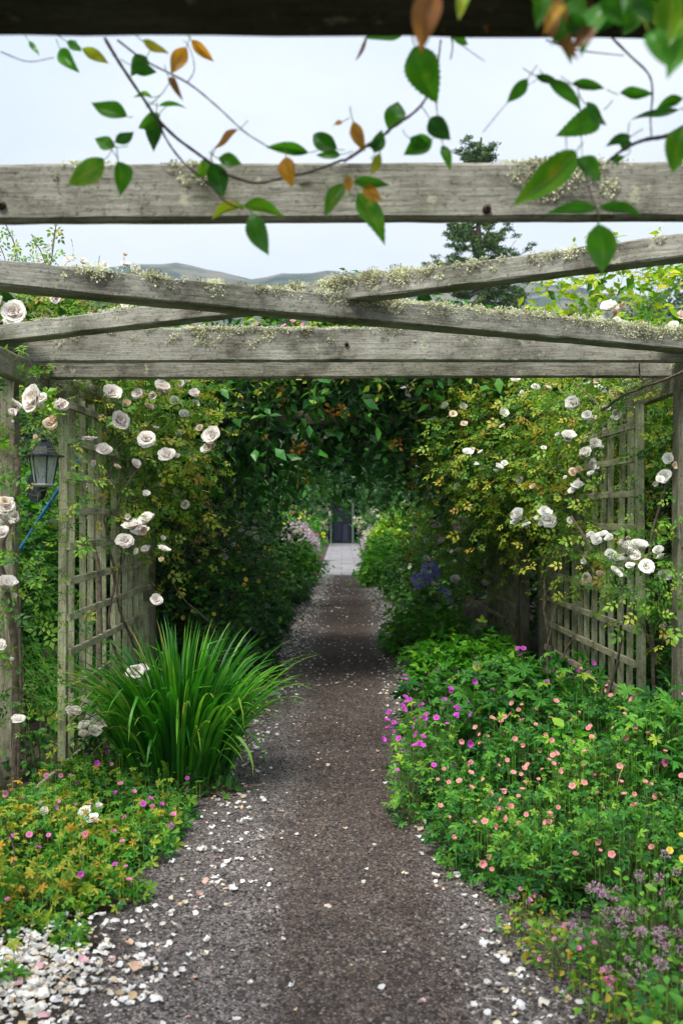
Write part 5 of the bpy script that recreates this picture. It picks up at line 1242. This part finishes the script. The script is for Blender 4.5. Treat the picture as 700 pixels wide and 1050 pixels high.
hanging('creeper shoot with green and orange leaves trailing from the beam at the left', 2.25,
  [([(107, 38), (120, 60), (135, 83), (150, 105), (160, 120), (180, 140), (200, 155), (218, 168), (232, 178), (262, 187), (290, 182), (320, 175), (352, 163)], .0042),
   ([(120, 40, -.05), (150, 62, -.05), (192, 84, -.05), (222, 108, -.05), (250, 134, -.05), (275, 150, -.05)], .0022), ([(160, 120), (172, 145), (190, 168), (214, 188), (232, 207), (250, 214)], .0026),
   ([(0, 52), (28, 62), (55, 58)], .0014), ([(192, 84), (199, 70), (195, 50), (188, 40)], .0013), ([(110, 147), (118, 158), (122, 166)], .0012), ([(150, 110), (165, 96), (176, 80)], .0012)],
  [(130, 119, 93, 103, 19, 'g'), (118, 150, 95, 140, 15, 'g'), (118, 145, 137, 133, 13, 'g'), (107, 163, 67, 187, 26, 'l'), (121, 165, 126, 199, 21, 'l'), (163, 116, 142, 131, 16, 'g'), (160, 118, 158, 150, 18, 'd'),
   (150, 57, 134, 75, 18, 'd'), (134, 66, 160, 72, 14, 'd'), (147, 42, 173, 53, 11, 'y'), (190, 49, 175, 75, 17, 'o'), (196, 40, 219, 62, 11, 'o'), (84, 49, 111, 64, 12, 'y'), (62, 50, 79, 72, 16, 'g'), (68, 42, 84, 50, 11, 'g'), (30, 43, 40, 55, 8, 'g'),
   (173, 78, 187, 98, 8, 'b'), (245, 133, 219, 152, 8, 'b'), (156, 99, 136, 96, 6, 'l'), (215, 163, 202, 181, 15, 'l'), (218, 167, 229, 202, 22, 'd'), (224, 162, 248, 168, 14, 'g'), (249, 211, 212, 222, 12, 'y'), (250, 211, 291, 220, 15, 'l'), (258, 219, 274, 257, 22, 'g'),
   (316, 156, 272, 150, 13, 'g'), (293, 160, 297, 191, 19, 'o'), (345, 152, 318, 134, 19, 'd'), (349, 158, 325, 156, 10, 'g'), (352, 187, 330, 218, 19, 'l'), (350, 125, 338, 126, 7, 'o'), (163, 108, 190, 108, 5, 'g')], W(107, 30, 2.2))
hanging('creeper shoot with the largest dangling leaf, hanging from the middle of the beam', 2.1,
  [([(352, 165), (366, 156), (380, 146), (393, 138), (404, 128), (420, 118), (434, 104), (446, 80), (452, 40)], .0036), ([(455, 0), (461, 30), (464, 45), (462, 60)], .0022), ([(447, 104), (449, 122)], .0014), ([(452, 150), (480, 160), (520, 165), (560, 168)], .0010), ([(464, 38), (480, 50), (497, 62)], .0012), ([(480, 0, -.2), (474, 14, -.2), (466, 28, -.2)], .003),
   ([(495, 135), (520, 105), (545, 84), (560, 78)], .0009)],
  [(362, 124, 374, 154, 14, 'o'), (413, 34, 374, 36, 15, 'g'), (376, 38, 364, 62, 4, 'b'), (425, 46, 448, 104, 36, 'g', -.1), (446, -14, 430, 50, 30, 'b', -.75), (461, 32, 481, 44, 13, 'l'), (440, 120, 459, 141, 21, 'd'), (399, 131, 409, 98, 22, 'g'), (384, 156, 391, 132, 15, 'g'), (442, 143, 414, 158, 20, 'g'), (420, 141, 440, 150, 14, 'g'), (389, 157, 380, 178, 11, 'y'),
   (454, 147, 463, 171, 11, 'l'), (362, 186, 399, 190, 12, 'g'), (358, 196, 356, 177, 10, 'o'), (372, 190, 391, 206, 14, 'o'), (367, 198, 396, 244, 24, 'l'), (378, 150, 391, 142, 8, 'd'), (465, 5, 455, 28, 9, 'y', -.3), (492, 0, 497, 28, 12, 'b', -.3)], W(452, 30, 2.1))
hanging('leafy creeper tangle hanging from the right end of the beam', 2.0,
  [([(720, 120), (700, 130), (682, 139), (660, 143), (640, 152), (622, 166)], .0050), ([(620, 30), (645, 55), (665, 75), (669, 95), (667, 120), (668, 140)], .0024), ([(592, 82), (595, 120), (597, 160)], .0011), ([(592, 162), (600, 178), (606, 200), (612, 216), (613, 232)], .0016), ([(580, 133), (581, 158)], .0012), ([(560, 78), (580, 84), (610, 92)], .0014), ([(560, 40), (590, 50), (640, 56)], .0016)],
  [(541, 80, 519, 104, 14, 'g'), (549, 77, 575, 84, 9, 'd'), (562, 82, 598, 108, 15, 'g'), (619, 112, 579, 134, 27, 'g'), (600, 106, 622, 128, 18, 'g'), (586, 84, 621, 90, 11, 'g'), (634, 96, 669, 96, 13, 'g'), (696, 112, 650, 116, 9, 'd'), (646, 140, 622, 148, 12, 'd'), (643, 141, 640, 156, 12, 'd'), (588, 158, 526, 209, 30, 'l', -.15), (591, 163, 624, 184, 21, 'g'), (612, 213, 562, 217, 13, 'g'), (613, 213, 661, 221, 13, 'g'), (614, 231, 617, 279, 31, 'l'),
   (702, 128, 690, 176, 27, 'l', -.2), (700, 100, 672, 112, 12, 'g'), (640, 160, 624, 165, 8, 'g'),
   (570, -6, 586, 56, 26, 'b', -.55), (600, -10, 572, 40, 24, 'g', -.55), (620, 0, 596, 45, 26, 'g', -.5), (640, -8, 612, 30, 24, 'd', -.5), (690, -10, 674, 56, 28, 'l', -.6), (700, 20, 680, 50, 26, 'l', -.55), (660, -5, 640, 20, 20, 'g', -.55), (545, -6, 560, 12, 16, 'y', -.3), (650, 5, 690, 24, 20, 'y', -.4), (575, 25, 585, 56, 14, 'g', -.4), (628, 4, 650, 18, 12, 'g', -.3), (665, 30, 690, 62, 22, 'g', -.7), (705, 40, 684, 76, 22, 'g', -.65), (560, -8, 552, 24, 18, 'g', -.6), (585, 12, 604, 36, 20, 'd', -.6), (618, -6, 640, 26, 22, 'g', -.7), (610, 26, 586, 48, 16, 'b', -.6), (480, -8, 470, 14, 14, 'y', -.5), (655, -10, 668, 24, 24, 'd', -.7), (575, 0, 560, 22, 16, 'o', -.6), (605, 10, 640, 22, 13, 'd', -.3), (590, -8, 612, 16, 14, 'b', -.3), (655, 10, 640, 34, 14, 'g', -.3), (700, -5, 676, 20, 18, 'g', -.3)], W(690, 30, 2.0))
# leafy mass added above the near beam to darken it, mostly out of view
root = empty('climbing_vine', 'added creeper out of view on top of the nearest beam, there to darken it', 'climbing vine', (0, 1.8, 2.6), VG)
foliage(root, [[x, 1.78 + RNG.normal() * .03, 2.92, .4, .22, .12] for x in np.arange(-2.2, 2.3, .45)], 500, LEAF, .07, 'vine', L=.14, K=4, core=400, droop=.0, up=.8, jit=.3)

# ================================================================== SKY, SUN, CAMERA
def world():
    w = bpy.data.worlds.new('World'); sc.world = w; w.use_nodes = True
    nt = w.node_tree; N = nt.nodes; L = nt.links; N.clear()
    sk = N.new('ShaderNodeTexSky'); sk.sky_type = 'NISHITA'; sk.sun_disc = False
    sk.sun_elevation = math.radians(SUN_EL); sk.sun_rotation = math.radians(SUN_AZ); sk.air_density = 1; sk.dust_density = 1.5
    tc = N.new('ShaderNodeTexCoord')
    mp = N.new('ShaderNodeMapping'); mp.inputs['Scale'].default_value = (1, 1, 2.2); L.new(tc.outputs['Generated'], mp.inputs['Vector'])
    nz = N.new('ShaderNodeTexNoise'); nz.inputs['Scale'].default_value = 2.2; nz.inputs['Detail'].default_value = 5; nz.inputs['Roughness'].default_value = .5
    L.new(mp.outputs[0], nz.inputs['Vector'])
    r = ramp(N, [(.40, (CL * .74, CL * .825, CL * .98)), (.60, (CL * .93, CL * .965, CL * 1.03))]); L.new(nz.outputs['Fac'], r.inputs[0])
    mx = N.new('ShaderNodeMixRGB'); mx.inputs[0].default_value = .9
    L.new(sk.outputs[0], mx.inputs[1]); L.new(r.outputs[0], mx.inputs[2])
    bg = N.new('ShaderNodeBackground'); bg.inputs['Strength'].default_value = .1; L.new(mx.outputs[0], bg.inputs['Color'])
    o = N.new('ShaderNodeOutputWorld'); L.new(bg.outputs[0], o.inputs[0])
CL = 10.2; EXPOSURE = 0.36
SUN_EL, SUN_AZ = 58., 210.
world()
ld = bpy.data.lights.new('sun', 'SUN'); ld.energy = 4.3; ld.angle = math.radians(20); ld.color = (1, .96, .9)
so = bpy.data.objects.new('sun', ld); COL.objects.link(so)
# light from high behind the camera, a little from the left
az = math.radians(SUN_AZ); el = math.radians(SUN_EL)
dirv = Vector((math.sin(az) * math.cos(el), math.cos(az) * math.cos(el), math.sin(el)))
so.rotation_euler = dirv.to_track_quat('Z', 'Y').to_euler()

def haze():
    V = [(x, y, z) for x in (-6200, 6200) for y in (-210, 3000) for z in (-1.2, 900)]
    F = [(0, 1, 3), (0, 3, 2), (4, 6, 7), (4, 7, 5), (0, 4, 5), (0, 5, 1), (2, 3, 7), (2, 7, 6), (0, 2, 6), (0, 6, 4), (1, 5, 7), (1, 7, 3)]
    m, nt, N, L = newmat('haze_air'); pv = N.new('ShaderNodeVolumePrincipled'); pv.inputs['Density'].default_value = .00019; pv.inputs['Color'].default_value = (.74, .87, 1, 1); pv.inputs['Anisotropy'].default_value = .2
    o = N.new('ShaderNodeOutputMaterial'); L.new(pv.outputs[0], o.inputs['Volume'])
    ob = link('haze', mesh_np('haze', V, F), m); tag(ob, kind='stuff')
haze()
cd = bpy.data.cameras.new('camera'); cam = bpy.data.objects.new('camera', cd); COL.objects.link(cam)
cd.sensor_fit = 'VERTICAL'; cd.sensor_height = 36; cd.sensor_width = 24; cd.lens = 36 * FPX / 1050
cam.location = (0, 0, CAM_Z)
cam.rotation_euler = (math.radians(90) + math.atan((HY - 525) / FPX), 0, 0)
cd.clip_start = .05; cd.clip_end = 12000
cd.dof.use_dof = True; cd.dof.focus_distance = 6.6; cd.dof.aperture_fstop = 3.2
sc.camera = cam
sc.render.engine = 'CYCLES'
sc.cycles.max_bounces = 5; sc.cycles.diffuse_bounces = 2; sc.cycles.transmission_bounces = 4; sc.cycles.glossy_bounces = 2; sc.cycles.transparent_max_bounces = 4
sc.cycles.use_denoising = True
sc.view_settings.view_transform = 'Standard'; sc.view_settings.look = 'None'; sc.view_settings.exposure = EXPOSURE; sc.view_settings.gamma = 1
sc.render.use_motion_blur = False
